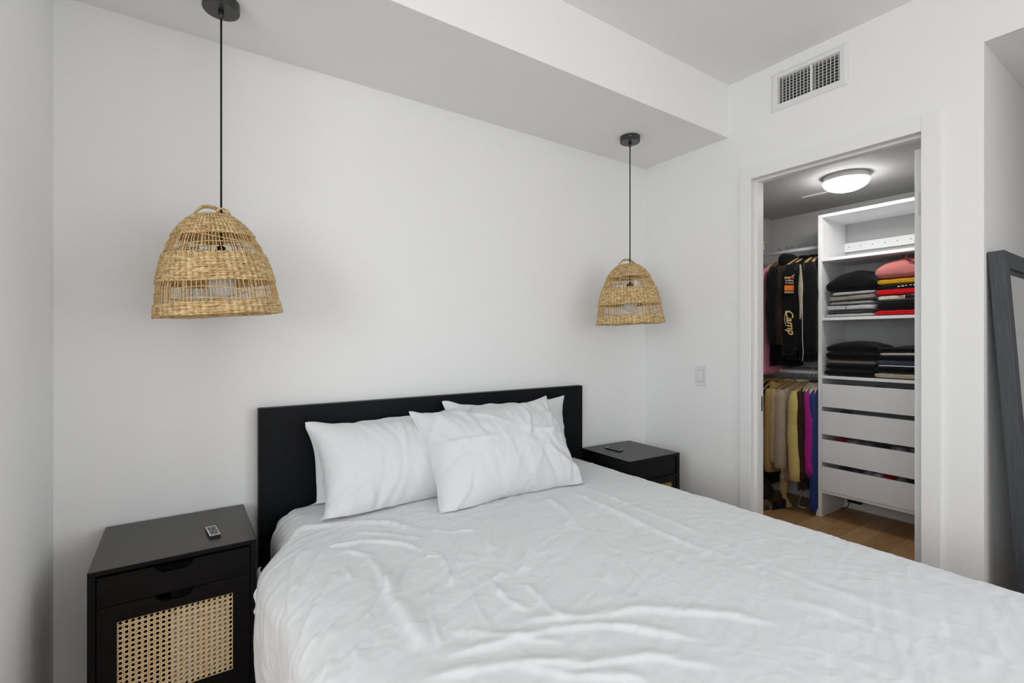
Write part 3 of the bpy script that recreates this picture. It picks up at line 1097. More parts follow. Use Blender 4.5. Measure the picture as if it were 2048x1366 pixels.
def sheet():
    # cross-section parameter s: 0 left hem ... 1 right hem ; built by arc length
    rows = []
    ys = np.concatenate([np.linspace(0, 1, NYS)])
    U = np.linspace(0, 1, NXS)
    P = np.zeros((NYS, NXS, 3))
    YH, YF = -0.085, -2.10
    for j, t in enumerate(ys):
        # section outline as dense polyline
        y = YH + (YF - YH) * t
        bul = 1 / (1 + math.exp((y + 0.36) / 0.035))        # 0 near head, 1 past the nightstand
        xo = -2.203 - 0.047 * bul - 0.012 * math.sin(y * 9)
        hz = 0.30 - 0.14 * bul
        pts = []
        # left hem up
        xs = np.linspace(0, 1, 26)
        for q in xs:
            z = hz + (0.505 - hz) * q
            bell = xo + (0.012 * bul) * math.cos(q * PI) - 0.010 * bul * math.sin(q * PI)
            pts.append((bell, z))
        # corner
        xc, zc_ = -2.085, 0.505
        rx, rz = xc - pts[-1][0], ZT - 0.505
        for a in np.linspace(0, PI / 2, 22)[1:]:
            pts.append((xc - rx * math.cos(a), zc_ + rz * math.sin(a)))
        # top, gently crowned
        for q in np.linspace(0, 1, 60)[1:]:
            x = xc + (-0.70 - xc) * q
            pts.append((x, ZT + 0.012 * math.sin(q * PI)))
        for a in np.linspace(PI / 2, 0, 16)[1:]:
            pts.append((-0.70 + 0.078 * math.cos(a), ZT - 0.075 + 0.075 * math.sin(a)))
        for q in np.linspace(0, 1, 14)[1:]:
            pts.append((-0.622 + 0.012 * q, 0.525 - 0.30 * q))
        pts = np.array(pts)
        d = np.concatenate([[0], np.cumsum(np.hypot(*np.diff(pts, axis=0).T))])
        # denser sampling on the visible left and top
        s = U * d[-1]
        P[j, :, 0] = np.interp(s, d, pts[:, 0])
        P[j, :, 2] = np.interp(s, d, pts[:, 1])
        P[j, :, 1] = y
    # head edge of the side drape starts further down the bed
    side = np.clip((-2.10 - P[:, :, 0]) / 0.12, 0, 1)
    tt = ys[:, None]
    P[:, :, 1] -= 0.10 * side * (1 - tt) ** 6
    # flattened sheet coordinates (x extended down the left side)
    ds = np.zeros((NYS, NXS))
    ds[:, 1:] = np.cumsum(np.hypot(np.diff(P[:, :, 0], axis=1), np.diff(P[:, :, 2], axis=1)), axis=1)
    ref = np.argmin(np.abs(P[:, :, 0] + 1.4), axis=1)
    fx = ds - ds[np.arange(NYS), ref][:, None] - 1.4
    fy = P[:, :, 1].copy()
    H = np.zeros((NYS, NXS))
    for poly, wd_, am, asym in RIDGES:
        d, p, sd = seg_dist(fx, fy, poly)
        taper = np.clip(np.minimum(p, 1 - p) * 5, 0, 1)
        taper = taper * taper * (3 - 2 * taper) + 0.0
        ww = wd_ * np.where(sd > 0, 1 + asym, 1 - asym)
        H += am * taper * np.exp(-(d / ww) ** 2) * (0.8 + 0.5 * fnoise(fx * 14, fy * 14, int(abs(am) * 1e5) % 97, 2))
    # soft undulation + fine creases
    H += 0.0045 * fnoise(fx * 4.2, fy * 4.2, 3, 3)
    a = 0.35
    ru = fx * math.cos(a) + fy * math.sin(a)
    rv = -fx * math.sin(a) + fy * math.cos(a)
    n1 = fnoise(ru * 9 + 2 * fnoise(fx * 5, fy * 5, 8, 2), rv * 24, 5, 3)
    H += 0.0023 * (1 - np.abs(n1) * 2.4)
    n2 = fnoise(fx * 30, fy * 18, 11, 2)
    H += 0.0012 * n2
    wx, wy = fx + 0.03 * fnoise(fx * 7, fy * 7, 21, 2), fy + 0.03 * fnoise(fx * 7 + 9, fy * 7, 22, 2)
    n3 = fnoise(wx * 13, wy * 13, 31, 2)
    H += 0.0007 * np.exp(-(n3 / 0.05) ** 2)
    n4 = fnoise(wx * 8 + wy * 5, wy * 15 - wx * 4, 37, 2)
    H += 0.0009 * np.exp(-(n4 / 0.06) ** 2)
    # left drape: long vertical folds fanning down
    sidew = np.clip((-2.12 - P[:, :, 0]) / 0.08, 0, 1)
    dn = np.clip((0.56 - P[:, :, 2]) / 0.3, 0, 1)
    bulm = 1 / (1 + np.exp((fy + 0.30) / 0.04))
    H += sidew * dn * bulm * (0.012 * np.sin(fy * 21 + 2.2 * np.sin(fy * 6)) + 0.006 * np.sin(fy * 47 + 1))
    # bunched corner beside the nightstand
    g = np.exp(-((fy + 0.40) / 0.06) ** 2 - ((P[:, :, 2] - 0.49) / 0.06) ** 2) * sidew
    H += 0.020 * g
    g = np.exp(-((fy + 0.345) / 0.018) ** 2 - ((P[:, :, 2] - 0.46) / 0.09) ** 2) * sidew
    H -= 0.022 * g
    # normals
    du = np.gradient(P, axis=1)
    dv = np.gradient(P, axis=0)
    N = np.cross(dv, du)
    N /= np.linalg.norm(N, axis=2, keepdims=True) + 1e-9
    flip = np.sign(N[NYS // 2, NXS // 2, 2])
    P = P + N * flip * H[:, :, None]
    # stay clear of mattress top
    top = (P[:, :, 0] > -2.13) & (P[:, :, 0] < -0.66)
    P[:, :, 2] = np.where(top, np.maximum(P[:, :, 2], 0.5915), P[:, :, 2])
    return P


SP = sheet()
# foot end falls over the edge
ext = []
for k in range(1, 9):
    e = SP[-1].copy()
    e[:, 1] -= 0.05 * math.sin(min(k, 4) / 4 * PI / 2)
    e[:, 2] = np.minimum(e[:, 2], ZT + 0.02 - 0.04 * k)
    ext.append(e)
SP2 = np.concatenate([SP, np.array(ext)], 0)
mb = MB().grid(SP2)
sh = mb.build('bed_sheet', M['sheet'], smooth=True)
so = sh.modifiers.new('thick', 'SOLIDIFY')
so.thickness = 0.003
so.offset = -1
tag(sh, 'rumpled white cotton sheet spread over the bed and draped down its side', 'sheet')
# folded-back hem by the nightstand
hm = []
for k in range(40):
    t = k / 39
    row_ = []
    for q in np.linspace(0, 1, 9):
        yy = -0.345 - 0.155 * t
        zz = 0.520 - 0.115 * t + 0.012 * math.sin(t * 9) - 0.052 * q * (0.35 + 0.65 * math.sin(PI * min(1, t * 1.2 + 0.1)))
        xx = -2.236 - 0.026 * math.sin(PI * (0.15 + 0.85 * t) * 0.8) - 0.012 * math.sin(q * PI) - 0.004 * math.sin(t * 22 + q * 2)
        row_.append((xx, yy, zz))
    hm.append(row_)
hm = MB().grid(np.array(hm)).build('folded_hem', M['sheet'], sh, smooth=True)
sm = hm.modifiers.new('thick', 'SOLIDIFY')
sm.thickness = 0.006
hm.modifiers.new('sub', 'SUBSURF').levels = 1
hm.modifiers['sub'].render_levels = 1


# ---- pillows -------------------------------------------------------
def inflate(w_, h_, nx=60, ny=42, seed=0, press=0.0016, iters=170, crumple=0.0):
    rng = np.random.RandomState(seed)
    gx_, gy_ = np.meshgrid(np.linspace(-w_ / 2, w_ / 2, nx), np.linspace(-h_ / 2, h_ / 2, ny))
    X = np.zeros((2, ny, nx, 3))
    X[..., 0] = gx_
    X[..., 1] = gy_
    bump = (1 - (2 * gx_ / w_) ** 2) * (1 - (2 * gy_ / h_) ** 2)
    nz = fnoise(gx_ * 12, gy_ * 12, seed, 3)
    X[0, ..., 2] = 0.02 * bump + 0.012 * nz * bump
    X[1, ..., 2] = -0.02 * bump + 0.012 * fnoise(gx_ * 12, gy_ * 12, seed + 5, 3) * bump
    rx, ry = w_ / (nx - 1), h_ / (ny - 1)
    rd = math.hypot(rx, ry)

    def solve(a, b, rest, comp):
        d = b - a
        L = np.linalg.norm(d, axis=-1, keepdims=True) + 1e-9
        k = np.where(L > rest, 1.0, comp)
        c = d * (0.5 * k * (L - rest) / L)
        a += c
        b -= c
    for it in range(iters):
        du = np.gradient(X, axis=2)
        dv = np.gradient(X, axis=1)
        N = np.cross(du, dv)
        N /= np.linalg.norm(N, axis=-1, keepdims=True) + 1e-9
        thick = X[0, ..., 2].max() - X[1, ..., 2].min()
        p = press * max(0.1, 1 - it / iters * 0.6)
        X[0] += N[0] * p
        X[1] -= N[1] * p
        for sub in range(3):
            for s in (0, 1):
                n_ = (nx - s) // 2
                solve(X[:, :, s:s + 2 * n_:2], X[:, :, s + 1:s + 1 + 2 * n_:2], rx, 0.55)
            for s in (0, 1):
                n_ = (ny - s) // 2
                solve(X[:, s:s + 2 * n_:2], X[:, s + 1:s + 1 + 2 * n_:2], ry, 0.55)
            for s in (0, 1):
                n_ = (nx - s) // 2
                solve(X[:, :-1, s:s + 2 * n_:2], X[:, 1:, s + 1:s + 1 + 2 * n_:2], rd, 0.25)
                solve(X[:, 1:, s:s + 2 * n_:2], X[:, :-1, s + 1:s + 1 + 2 * n_:2], rd, 0.25)
            for sl_ in ((slice(None), 0), (slice(None), -1), (0, slice(None)), (-1, slice(None))):
                m = (X[0][sl_] + X[1][sl_]) / 2
                X[0][sl_] = m
                X[1][sl_] = m
        # light bending smooth
        Y = X.copy()
        Y[:, 1:-1, 1:-1] = 0.25 * (X[:, :-2, 1:-1] + X[:, 2:, 1:-1] + X[:, 1:-1, :-2] + X[:, 1:-1, 2:])
        X[:, 1:-1, 1:-1] += 0.12 * (Y - X)[:, 1:-1, 1:-1]
    return X


PIL = {}


def upsample(X):
    for ax in (1, 2):
        n = X.shape[ax]
        a = np.take(X, range(n - 1), ax)
        b = np.take(X, range(1, n), ax)
        shp = list(X.shape)
        shp[ax] = 2 * n - 1
        Y = np.zeros(shp)
        sl0 = [slice(None)] * 4
        sl1 = [slice(None)] * 4
        sl0[ax] = slice(0, None, 2)
        sl1[ax] = slice(1, None, 2)
        Y[tuple(sl0)] = X
        Y[tuple(sl1)] = (a + b) / 2
        X = Y
    for it in range(3):
        Y = X.copy()
        Y[:, 1:-1, 1:-1] = 0.5 * X[:, 1:-1, 1:-1] + 0.125 * (X[:, :-2, 1:-1] + X[:, 2:, 1:-1] + X[:, 1:-1, :-2] + X[:, 1:-1, 2:])
        X = Y
    return X



def pillow(name_label, w_, h_, seed, loc, lean, yaw, roll=0.0, thin=1.0, bend=0.0, press=0.0016, group=None, wrk=0.004, post=None, nf=26):
    key = (w_, h_, seed, press)
    if key not in PIL:
        PIL[key] = inflate(w_, h_, seed=seed, press=press)
    X = PIL[key].copy()
    X[..., 2] *= thin
    X = upsample(X)
    rng = np.random.RandomState(seed * 7 + 1)
    for k in range(2):
        sg = 1 if k == 0 else -1
        env = np.clip(np.abs(X[k, ..., 2]) / 0.022, 0, 1)
        U_, V_ = X[k, ..., 0], X[k, ..., 1]
        f = fnoise(U_ * 5 + V_ * 3.2, V_ * 6 - U_ * 9 + seed, seed + 3, 3)
        f2 = fnoise(U_ * 16 + V_ * 5, V_ * 5 - U_ * 3 + seed, seed + 9, 2)
        H = wrk * 0.8 * (0.6 - np.abs(f) * 2.2) + wrk * 0.55 * (0.5 - np.abs(f2) * 2.4)
        for q in range(nf):
            # folds running in from the edges and hanging down
            e = rng.randint(4)
            px = rng.uniform(-0.46, 0.46) if e < 2 else (-0.46 if e == 2 else 0.46)
            py = (-0.45 if e == 0 else 0.45) if e < 2 else rng.uniform(-0.4, 0.4)
            px, py = px * w_, py * h_
            tx, ty = -px * rng.uniform(0.3, 0.9) + rng.uniform(-0.09, 0.09), -py * rng.uniform(0.6, 1.5) + rng.uniform(-0.06, 0.06)
            mx_, my_ = px + tx * 0.5 + rng.uniform(-0.03, 0.03), py + ty * 0.5 + rng.uniform(-0.02, 0.02)
            d, p, sd = seg_dist(U_, V_, [(px, py), (mx_, my_), (px + tx, py + ty)])
            tp = np.clip((1 - p) * 2.2, 0, 1) * np.clip(p * 8 + 0.25, 0, 1)
            ww = rng.uniform(0.006, 0.016)
            H = H + rng.choice([1, 1, -0.7]) * rng.uniform(0.5, 1.1) * wrk * 1.3 * tp * np.exp(-(d / ww) ** 2)
        X[k, ..., 2] += sg * env * H
    n_a = fnoise(X[..., 0] * 7 + seed, X[..., 1] * 7, seed + 40, 2)
    n_b = fnoise(X[..., 0] * 9 + seed, X[..., 1] * 6, seed + 50, 2)
    edge = np.clip(1 - np.abs(X[..., 2]) / 0.05, 0, 1)
    X[..., 0] += 0.016 * n_a * edge
    X[..., 1] += 0.020 * n_b * edge
    X[..., 2] += bend * (X[..., 0] / (w_ / 2)) ** 2
    R = Matrix.Rotation(yaw, 3, 'Z') @ Matrix.Rotation(lean, 3, 'X') @ Matrix.Rotation(roll, 3, 'Z')
    R = np.array(R)
    Q = X @ R.T + np.array(loc)
    if post:
        Q = post(Q, X)
    Q[..., 2] = np.where(Q[..., 2] < 0.620, 0.616 + (Q[..., 2] - 0.620) * 0.06, Q[..., 2])
    Q[..., 1] = np.where(Q[..., 1] > -0.060, -0.060 + (Q[..., 1] + 0.060) * 0.05, Q[..., 1])
    Q[..., 1] = np.minimum(Q[..., 1], -0.0525)
    mb = MB()
    mb.grid(Q[0])
    mb.grid(Q[1][:, ::-1])
    # hem flange
    o = mb.build('pillow', M['pillow'], smooth=True, weld=True)
    tag(o, name_label, 'pillow')
    if group:
        o['group'] = group
    return o


L_ = math.radians
pillow('white pillow wedged flat behind the others against the headboard, only its edge showing', 0.70, 0.40, 4, (-1.715, -0.093, 0.735), L_(86), 0.0, 0.02, thin=0.45, wrk=0.002)
pillow('plump white pillow propped against the headboard beside the scoop-front nightstand', 0.75, 0.41, 1, (-1.70, -0.205, 0.748), L_(66), L_(1), L_(0.5), thin=0.85, bend=0.01, wrk=0.006)
pillow('white pillow upright against the headboard behind the leaning front pillow', 0.74, 0.42, 2, (-1.115, -0.125, 0.752), L_(80), L_(0), L_(-1.0), thin=0.6, wrk=0.004)
pillow('white pillow leaning in front of the other pillows on the bed', 0.72, 0.48, 3, (-1.33, -0.345, 0.765), L_(54), L_(-3), L_(2.0), thin=0.95, bend=0.012, wrk=0.008)


# ================================================================== CLOSET
# shelving unit
UX0, UX1 = 1.26, 1.640
UY0, UY1 = -0.479, -1.255
PT = 0.024
un = empty('closet_organizer', (0, 0, 0))
un.location = (UX0, UY0, 0)
tag(un, 'white closet organizer with open shelves above four drawers', 'closet organizer')


def ubox(name, x0, x1, y0, y1, z0, z1, m=None, parent=None, bevel=0.0012):
    mb = MB().box(x0 - UX0, x1 - UX0, y0 - UY0, y1 - UY0, z0, z1)
    return mb.build(name, m or M['melamine'], parent or un, bevel=bevel)


UT = 2.124
lp = ubox('side_panel', UX0, UX1, UY0, UY0 - PT, 0.0, UT)
rp = ubox('side_panel', UX0, UX1, UY1 + PT, UY1, 0.0, UT)
ya, yb = UY0 - PT, UY1 + PT
ubox('top_shelf', UX0, UX1, ya, yb, UT - 0.022, UT)
for z in (1.815, 1.401, 0.995):
    ubox('shelf', UX0 + 0.002, UX1, ya, yb, z - 0.020, z)
ubox('bottom_panel', UX0 + 0.002, UX1, ya, yb, 0.170, 0.188)
cl = ubox('wall_cleat', UX1 - 0.016, UX1 - 0.001, ya, yb, 1.895, 1.960)
for i in range(10):
    MB().lathe([(0.0035, 0.0), (0.0035, 0.0008), (0, 0.0008)], 10).build('screw_hole', mat('hole_shadow', (0.12, 0.12, 0.12), 0.7) if i == 0 else bpy.data.materials['hole_shadow'], cl,
                                                                     loc=(UX1 - 0.0165 - UX0, ya - 0.030 - 0.0735 * i - UY0, 1.93)).rotation_euler = (0, -PI / 2, 0)
ph = MB()
for xx in (UX0 + 0.037, UX1 - 0.037):
    for z in np.arange(1.06, 2.08, 0.032):
        ph.box(xx - 0.002 - UX0, xx + 0.002 - UX0, ya - 0.0006 - UY0, ya - UY0, z - 0.002, z + 0.002)
o = ph.build('pin_holes', bpy.data.materials['hole_shadow'], lp)
o['kind'] = 'stuff'
DRW = [(0.777, 0.937), (0.585, 0.746), (0.389, 0.548), (0.191, 0.357)]
for (z0, z1) in DRW:
    d = ubox('drawer', UX0 - 0.003, UX0 + 0.014, ya - 0.0025, yb + 0.0025, z0, z1, bevel=0.001)
    bxm = MB()
    X0, X1, Ya, Yb = UX0 + 0.014 - UX0, UX1 - 0.05 - UX0, ya - 0.014 - UY0, yb + 0.014 - UY0
    bxm.box(X0, X1, Ya, Ya - 0.012, z0 + 0.012, z1 - 0.035)
    bxm.box(X0, X1, Yb + 0.012, Yb, z0 + 0.012, z1 - 0.035)
    bxm.box(X1 - 0.012, X1, Ya - 0.012, Yb + 0.012, z0 + 0.012, z1 - 0.035)
    bxm.box(X0, X1, Ya - 0.012, Yb + 0.012, z0 + 0.012, z0 + 0.02)
    bxm.build('drawer_box', M['melamine'], d)

# ceiling lamp in the closet
cl_ = empty('ceiling_light', (0.905, -0.790, CZ))
tag(cl_, 'lit white dome ceiling light inside the closet', 'lamp')
MB().lathe([(0.0, 0), (0.117, 0), (0.118, -0.004), (0.123, -0.030), (0.120, -0.034), (0.0, -0.034)], 48).build('light_base', M['plastic_w'], cl_, smooth=False)
em, nt, b = new_mat('lit_dome')
b.inputs['Base Color'].default_value = (0.9, 0.9, 0.9, 1)
b.inputs['Emission Color'].default_value = (1.0, 0.985, 0.96, 1)
b.inputs['Emission Strength'].default_value = LAMP
prof = [(0.121 * math.cos(a), -0.033 - 0.062 * math.sin(a)) for a in np.linspace(0, PI / 2, 14)]
prof[-1] = (0.0, -0.095)
MB().lathe(prof, 48).build('diffuser', em, cl_, smooth=True)
o = MB().box(1.153, 1.172, -0.42, -0.76, CZ - 0.005, CZ).build('ceiling_strip', M['plastic_w'])
tag(o, 'thin white strip running across the closet ceiling beside the dome light', 'trim strip')

# rods
RX = 1.40
for zr, lab in ((1.922, 'white upper clothes rail holding the black jackets'), (1.004, 'white lower clothes rail crowded with wooden hangers')):
    r = empty('clothes_rail', (RX, CY0, zr))
    tag(r, lab, 'clothes rail')
    MB().tube([(0, 0, 0), (0, UY0 - CY0, 0)], 0.0145, 16).build('rail', M['rod'], r, smooth=True)
    for yy in (-0.004, UY0 - CY0 + 0.004):
        MB().lathe([(0.026, -0.004), (0.026, 0.004)], 20).build('rail_flange', M['rod'], r, loc=(0, yy, 0)).rotation_euler = (PI / 2, 0, 0)
# bracket and rail shadow-lip under the upper rail
o = empty('shelf_bracket', (1.507, CY0, 1.985))
tag(o, 'small white bracket on the closet wall above the upper rail', 'bracket')
MB().prism([(0, 0), (-0.035, 0.060), (-0.030, 0.066), (0.012, 0.066), (0.012, 0)], -0.012, 0.0, 'y').build('plate', M['plastic_w'], o)
MB().tube([(-0.012, -0.013, 0.058), (-0.002, -0.016, 0.03), (0.006, -0.013, 0.004)], 0.006, 8).build('hook', M['hanger'], o)


def hook_pts(r=0.019, h=0.085):
    pts = [(0, 0, -h)]
    pts.append((0, 0, -0.012 - r * 0.9))
    for a in np.linspace(-PI / 2 + 0.5, PI * 1.02, 12):
        pts.append((r * math.cos(a) * 1.0, 0, r * math.sin(a)))
    return pts


def hanger_meshes(mm):
    hk = MB().tube(hook_pts(), 0.0017, 6).mesh('hook', True)
    hk.materials.append(M['steel'])
    sh_ = MB()
    for sg in (-1, 1):
        pts, rs = [], []
        for k in range(9):
            t = k / 8
            pts.append((sg * 0.205 * t, 0.0, -0.080 - 0.008 * t - 0.085 * t ** 1.6))
            rs.append(0.0105 + 0.004 * math.sin(t * PI))
        sh_.tube(pts, rs, 8, flat=0.6)
    me = sh_.mesh('shoulder_bar', True)
    me.materials.append(mm)
    return hk, me


HM = {'wood': hanger_meshes(M['hanger']), 'pale': hanger_meshes(M['hanger_pale'])}


def hanger(y, z, rz, label, kind='wood', group=None, s=1.0):
    h = empty('clothes_hanger', (RX, y, z), rz)
    tag(h, label, 'hanger', group)
    o = link('hook', HM[kind][0], h)
    o.rotation_euler = (0, 0, 0)
    o = link('shoulder_bar', HM[kind][1], h)
    o.scale = (s, s, 1)
    return h


def garment(name, label, cat, y, zrod, zbot, rz, rgb, halfw=0.215, th=0.016, sleeves=None, seed=0, flare=1.0, collar=None, x=RX, neck=0.055, drop=0.075,
            ztop=0.088, ripple=0.004, var=0.12, fscale=40, front_shift=0.0):
    m = fabric(rgb, '', var, 0.5, fscale)
    g = empty(name, (x, y, zbot), rz)
    tag(g, label, cat)
    zt = zrod - ztop - zbot
    rng = np.random.RandomState(seed)
    nr_, nc = 26, 44
    A = np.zeros((nr_, nc, 3))
    ang = np.linspace(0, 2 * PI, nc, endpoint=False)
    ca, sa = np.cos(ang), np.sin(ang)
    for j in range(nr_):
        t = j / (nr_ - 1)
        d = t * zt                                    # distance below the neck
        if d < drop:
            q = d / drop
            a = neck + (halfw - neck) * q
            b = th * (0.75 + 0.25 * q)
        else:
            q = (d - drop) / max(1e-6, zt - drop)
            a = halfw * (1 - 0.07 * math.sin(min(1, q * 2) * PI / 2) + (flare - 1) * q)
            b = th * (1 + 0.5 * q)
        xx = a * np.sign(ca) * np.abs(ca) ** 0.8
        yy = b * np.sign(sa) * np.abs(sa) ** 0.7
        yy = yy + ripple * t * np.sin(xx * (34 + seed % 5 * 4) + seed) + 0.6 * ripple * t * np.sin(xx * 71 + seed * 2)
        A[j, :, 0] = xx + front_shift * t
        A[j, :, 1] = yy
        A[j, :, 2] = zt - d + 0.006 * t * np.sin(xx * 20 + seed) * (t > 0.9)
    mb = MB().grid(A, wrap_u=True)
    n0 = len(mb.v)
    mb.f.append(tuple(range(nc)))
    mb.f.append(tuple((nr_ - 1) * nc + k for k in range(nc)))
    mb.build('body', m, g, smooth=True)
    if sleeves:
        L, r0, r1 = sleeves[:3]
        out = sleeves[3] if len(sleeves) > 3 else 0.02
        for sg in (-1, 1):
            pts, rs = [], []
            for k in range(14):
                t = k / 13
                px = sg * (halfw - 0.012 + out * math.sin(t * PI * 0.55) - (0.02 if t > 0.6 else 0) * (t - 0.6))
                pts.append((px, 0.004 * math.sin(t * 7 + seed) - 0.010 * t, zt - drop - 0.004 - L * t + (0.022 if k == 0 else 0)))
                rs.append((r0 + (r1 - r0) * t) * (1 + 0.05 * math.sin(t * 19 + seed)) * (0.55 if k == 0 else 1))
            s_ = MB().tube(pts, rs, 12, flat=0.8).build('sleeve', m, g, smooth=True)
    if collar:
        mb = MB()
        cp, cr = [], []
        for k in range(17):
            a = k / 16 * 2 * PI
            cp.append((neck * 1.05 * math.cos(a), 0.021 * math.sin(a), zt + collar[0] * 0.35))
        mb.tube(cp, collar[0] * 0.62, 8, closed=True, flat=0.55)
        mb.build('collar', fabric(collar[1]) if len(collar) > 1 else m, g, smooth=True)
    return g


def part_on(g, mb, name, m, smooth=True):
    return mb.build(name, m, g, smooth=smooth)


LG = 'wooden hangers on the lower rail'
UG = 'hangers on the upper rail'
ZL, ZU = 1.004 + 0.0165, 1.922 + 0.0165
# lower rail garments: y, bottom, rz, colour
low = [
    ('long_dress', 'royal blue long dress hanging beside the organizer panel', 'dress', -0.452, 0.035, 0.03, (34, 58, 118), dict(halfw=0.212, th=0.017, flare=0.95, ripple=0.006, seed=1, var=0.06)),
    ('magenta_sweater', 'magenta long-sleeved top hanging between the blue dress and brown jackets', 'top', -0.430, 0.27, 0.02, (170, 36, 132), dict(halfw=0.205, th=0.010, sleeves=(0.56, 0.024, 0.024, 0.005), seed=2, var=0.05)),
    ('knit_jacket', 'blackish brown jacket hanging next to the magenta top', 'jacket', -0.408, 0.17, -0.04, (40, 30, 27), dict(halfw=0.205, th=0.011, sleeves=(0.58, 0.022, 0.022, 0.0), seed=3, collar=(0.02,))),
    ('knit_cardigan', 'speckled dark brown knitted cardigan hanging next to the yellow cardigan', 'cardigan', -0.388, 0.165, -0.05, (56, 38, 32), dict(halfw=0.215, th=0.013, sleeves=(0.60, 0.027, 0.026, 0.005), seed=4, var=0.5, fscale=90)),
    ('yellow_cardigan', 'pale yellow knitted cardigan hanging among brown and beige clothes', 'cardigan', -0.360, 0.24, -0.07, (206, 184, 112), dict(halfw=0.215, th=0.012, sleeves=(0.62, 0.040, 0.038), seed=5, var=0.08)),
    ('striped_top', 'pale top with thin dark stripes peeking out beside the yellow cardigan', 'top', -0.35, 0.22, -0.12, (186, 172, 160), dict(halfw=0.20, th=0.009, seed=6)),
    ('linen_shirt', 'greige button-up linen shirt with pointed collar', 'shirt', -0.325, 0.21, -0.4, (178, 160, 142), dict(halfw=0.212, th=0.020, flare=1.05, sleeves=(0.55, 0.046, 0.052, 0.02), seed=7, collar=(0.026, (196, 186, 174)), ripple=0.007, var=0.06)),
    ('beige_cardigan', 'sand beige cardigan hanging just behind the greige linen shirt', 'cardigan', -0.268, 0.30, -0.38, (184, 158, 112), dict(halfw=0.215, th=0.011, sleeves=(0.52, 0.036, 0.034), seed=8, var=0.06)),
    ('tan_coat', 'camel tan coat with narrow sleeve hanging beside the sand cardigan', 'coat', -0.232, 0.25, -0.38, (178, 148, 96), dict(halfw=0.215, th=0.012, sleeves=(0.60, 0.036, 0.030), seed=9, var=0.06, collar=(0.02, (206, 180, 128)))),
    ('cream_wrap', 'cream fabric bundle with a gold knot slung over a hanger', 'top', -0.196, 0.52, -0.34, (208, 190, 152), dict(halfw=0.200, th=0.010, seed=10)),
    ('brown_coat', 'dark chocolate brown coat hanging left of the tan clothes', 'coat', -0.145, 0.30, -0.3, (48, 32, 26), dict(halfw=0.215, th=0.013, sleeves=(0.56, 0.042, 0.040), seed=11)),
    ('brown_dress', 'very dark brown dress at the end of the lower rail', 'dress', -0.085, 0.12, -0.26, (38, 27, 23), dict(halfw=0.215, th=0.013, sleeves=(0.62, 0.042, 0.038), seed=12)),
]
HOLD = dict(long_dress='royal blue dress', magenta_sweater='magenta top', knit_jacket='blackish brown jacket', knit_cardigan='speckled brown cardigan',
            yellow_cardigan='pale yellow cardigan', striped_top='striped top', linen_shirt='greige linen shirt', beige_cardigan='sand beige cardigan',
            tan_coat='camel tan coat', cream_wrap='cream knotted fabric', brown_coat='chocolate brown coat', brown_dress='dark brown dress at the rail end',
            satin_robe='pink satin robe', black_trousers='long black trousers', black_hoodie='black hoodie with tan cords', leather_jacket='brown leather jacket',
            racing_jacket='racing jacket with orange patch', track_jacket='black jacket with white piping', lined_jacket='black jacket with beige lining')
LGOBJ = {}
for (nm, lab, cat, y, zb, rz, col, kw) in low:
    pale = y < -0.36
    hanger(y, ZL, rz, ('pale hanger with a steel hook holding the %s' if pale else 'light wooden hanger with a steel hook holding the %s') % HOLD[nm], 'pale' if pale else 'wood', LG, 0.94)
    LGOBJ[nm] = garment(nm, lab, cat, y, ZL, zb, rz, col, **kw)
for y in (-0.411, -0.386, -0.361, -0.338, -0.306, -0.288, -0.250, -0.214, -0.178, -0.162, -0.118, -0.102, -0.062, -0.035):
    hanger(y, ZL, -0.05 - 0.8 * max(0, y + 0.40), 'light wooden hanger squeezed between clothes on the lower rail', 'pale' if y < -0.36 else 'wood', 'spare hangers on the lower rail', 0.55)
# shirt placket and buttons
g = LGOBJ['linen_shirt']
mb = MB()
pts = []
for k in range(16):
    t = k / 15
    pts.append((-0.075 - 0.02 * t, -0.021 - 0.006 * math.sin(t * 3), 0.70 - 0.66 * t))
mb.tube(pts, 0.0065, 6, flat=0.4)
part_on(g, mb, 'placket', fabric((192, 176, 158)))
for k in range(6):
    MB().lathe([(0.0048, -0.001), (0.0048, 0.001), (0, 0.0015)], 10).build('button', fabric((120, 104, 92), 'btn', 0, 0), g, loc=(-0.078 - 0.003 * k, -0.0285, 0.66 - k * 0.11)).rotation_euler = (PI / 2, 0, 0)
# stripes on the peeking top
g = LGOBJ['striped_top']
for k in range(7):
    z = 0.05 + 0.028 * k + (0.30 if k > 4 else 0)
    MB().tube([(-0.20, -0.012, z), (-0.208, 0.0, z + 0.002), (-0.19, 0.012, z)], 0.0042, 6).build('dark_stripe', fabric((58, 48, 46)), g)
# knot of the wrap
g = LGOBJ['cream_wrap']
mb = MB()
for ph_ in (0, 1.6, 3.2, 4.8):
    pts = [(-0.10 + 0.05 * math.cos(a + ph_ * 0.2) * 1.0, -0.012 + 0.016 * math.sin(a * 2 + ph_), 0.355 + 0.028 * math.sin(a) + 0.004 * ph_) for a in np.linspace(0, 2 * PI, 20, endpoint=False)]
    mb.tube(pts, 0.008, 7, closed=True)
part_on(g, mb, 'gold_knot', fabric((206, 172, 96)))
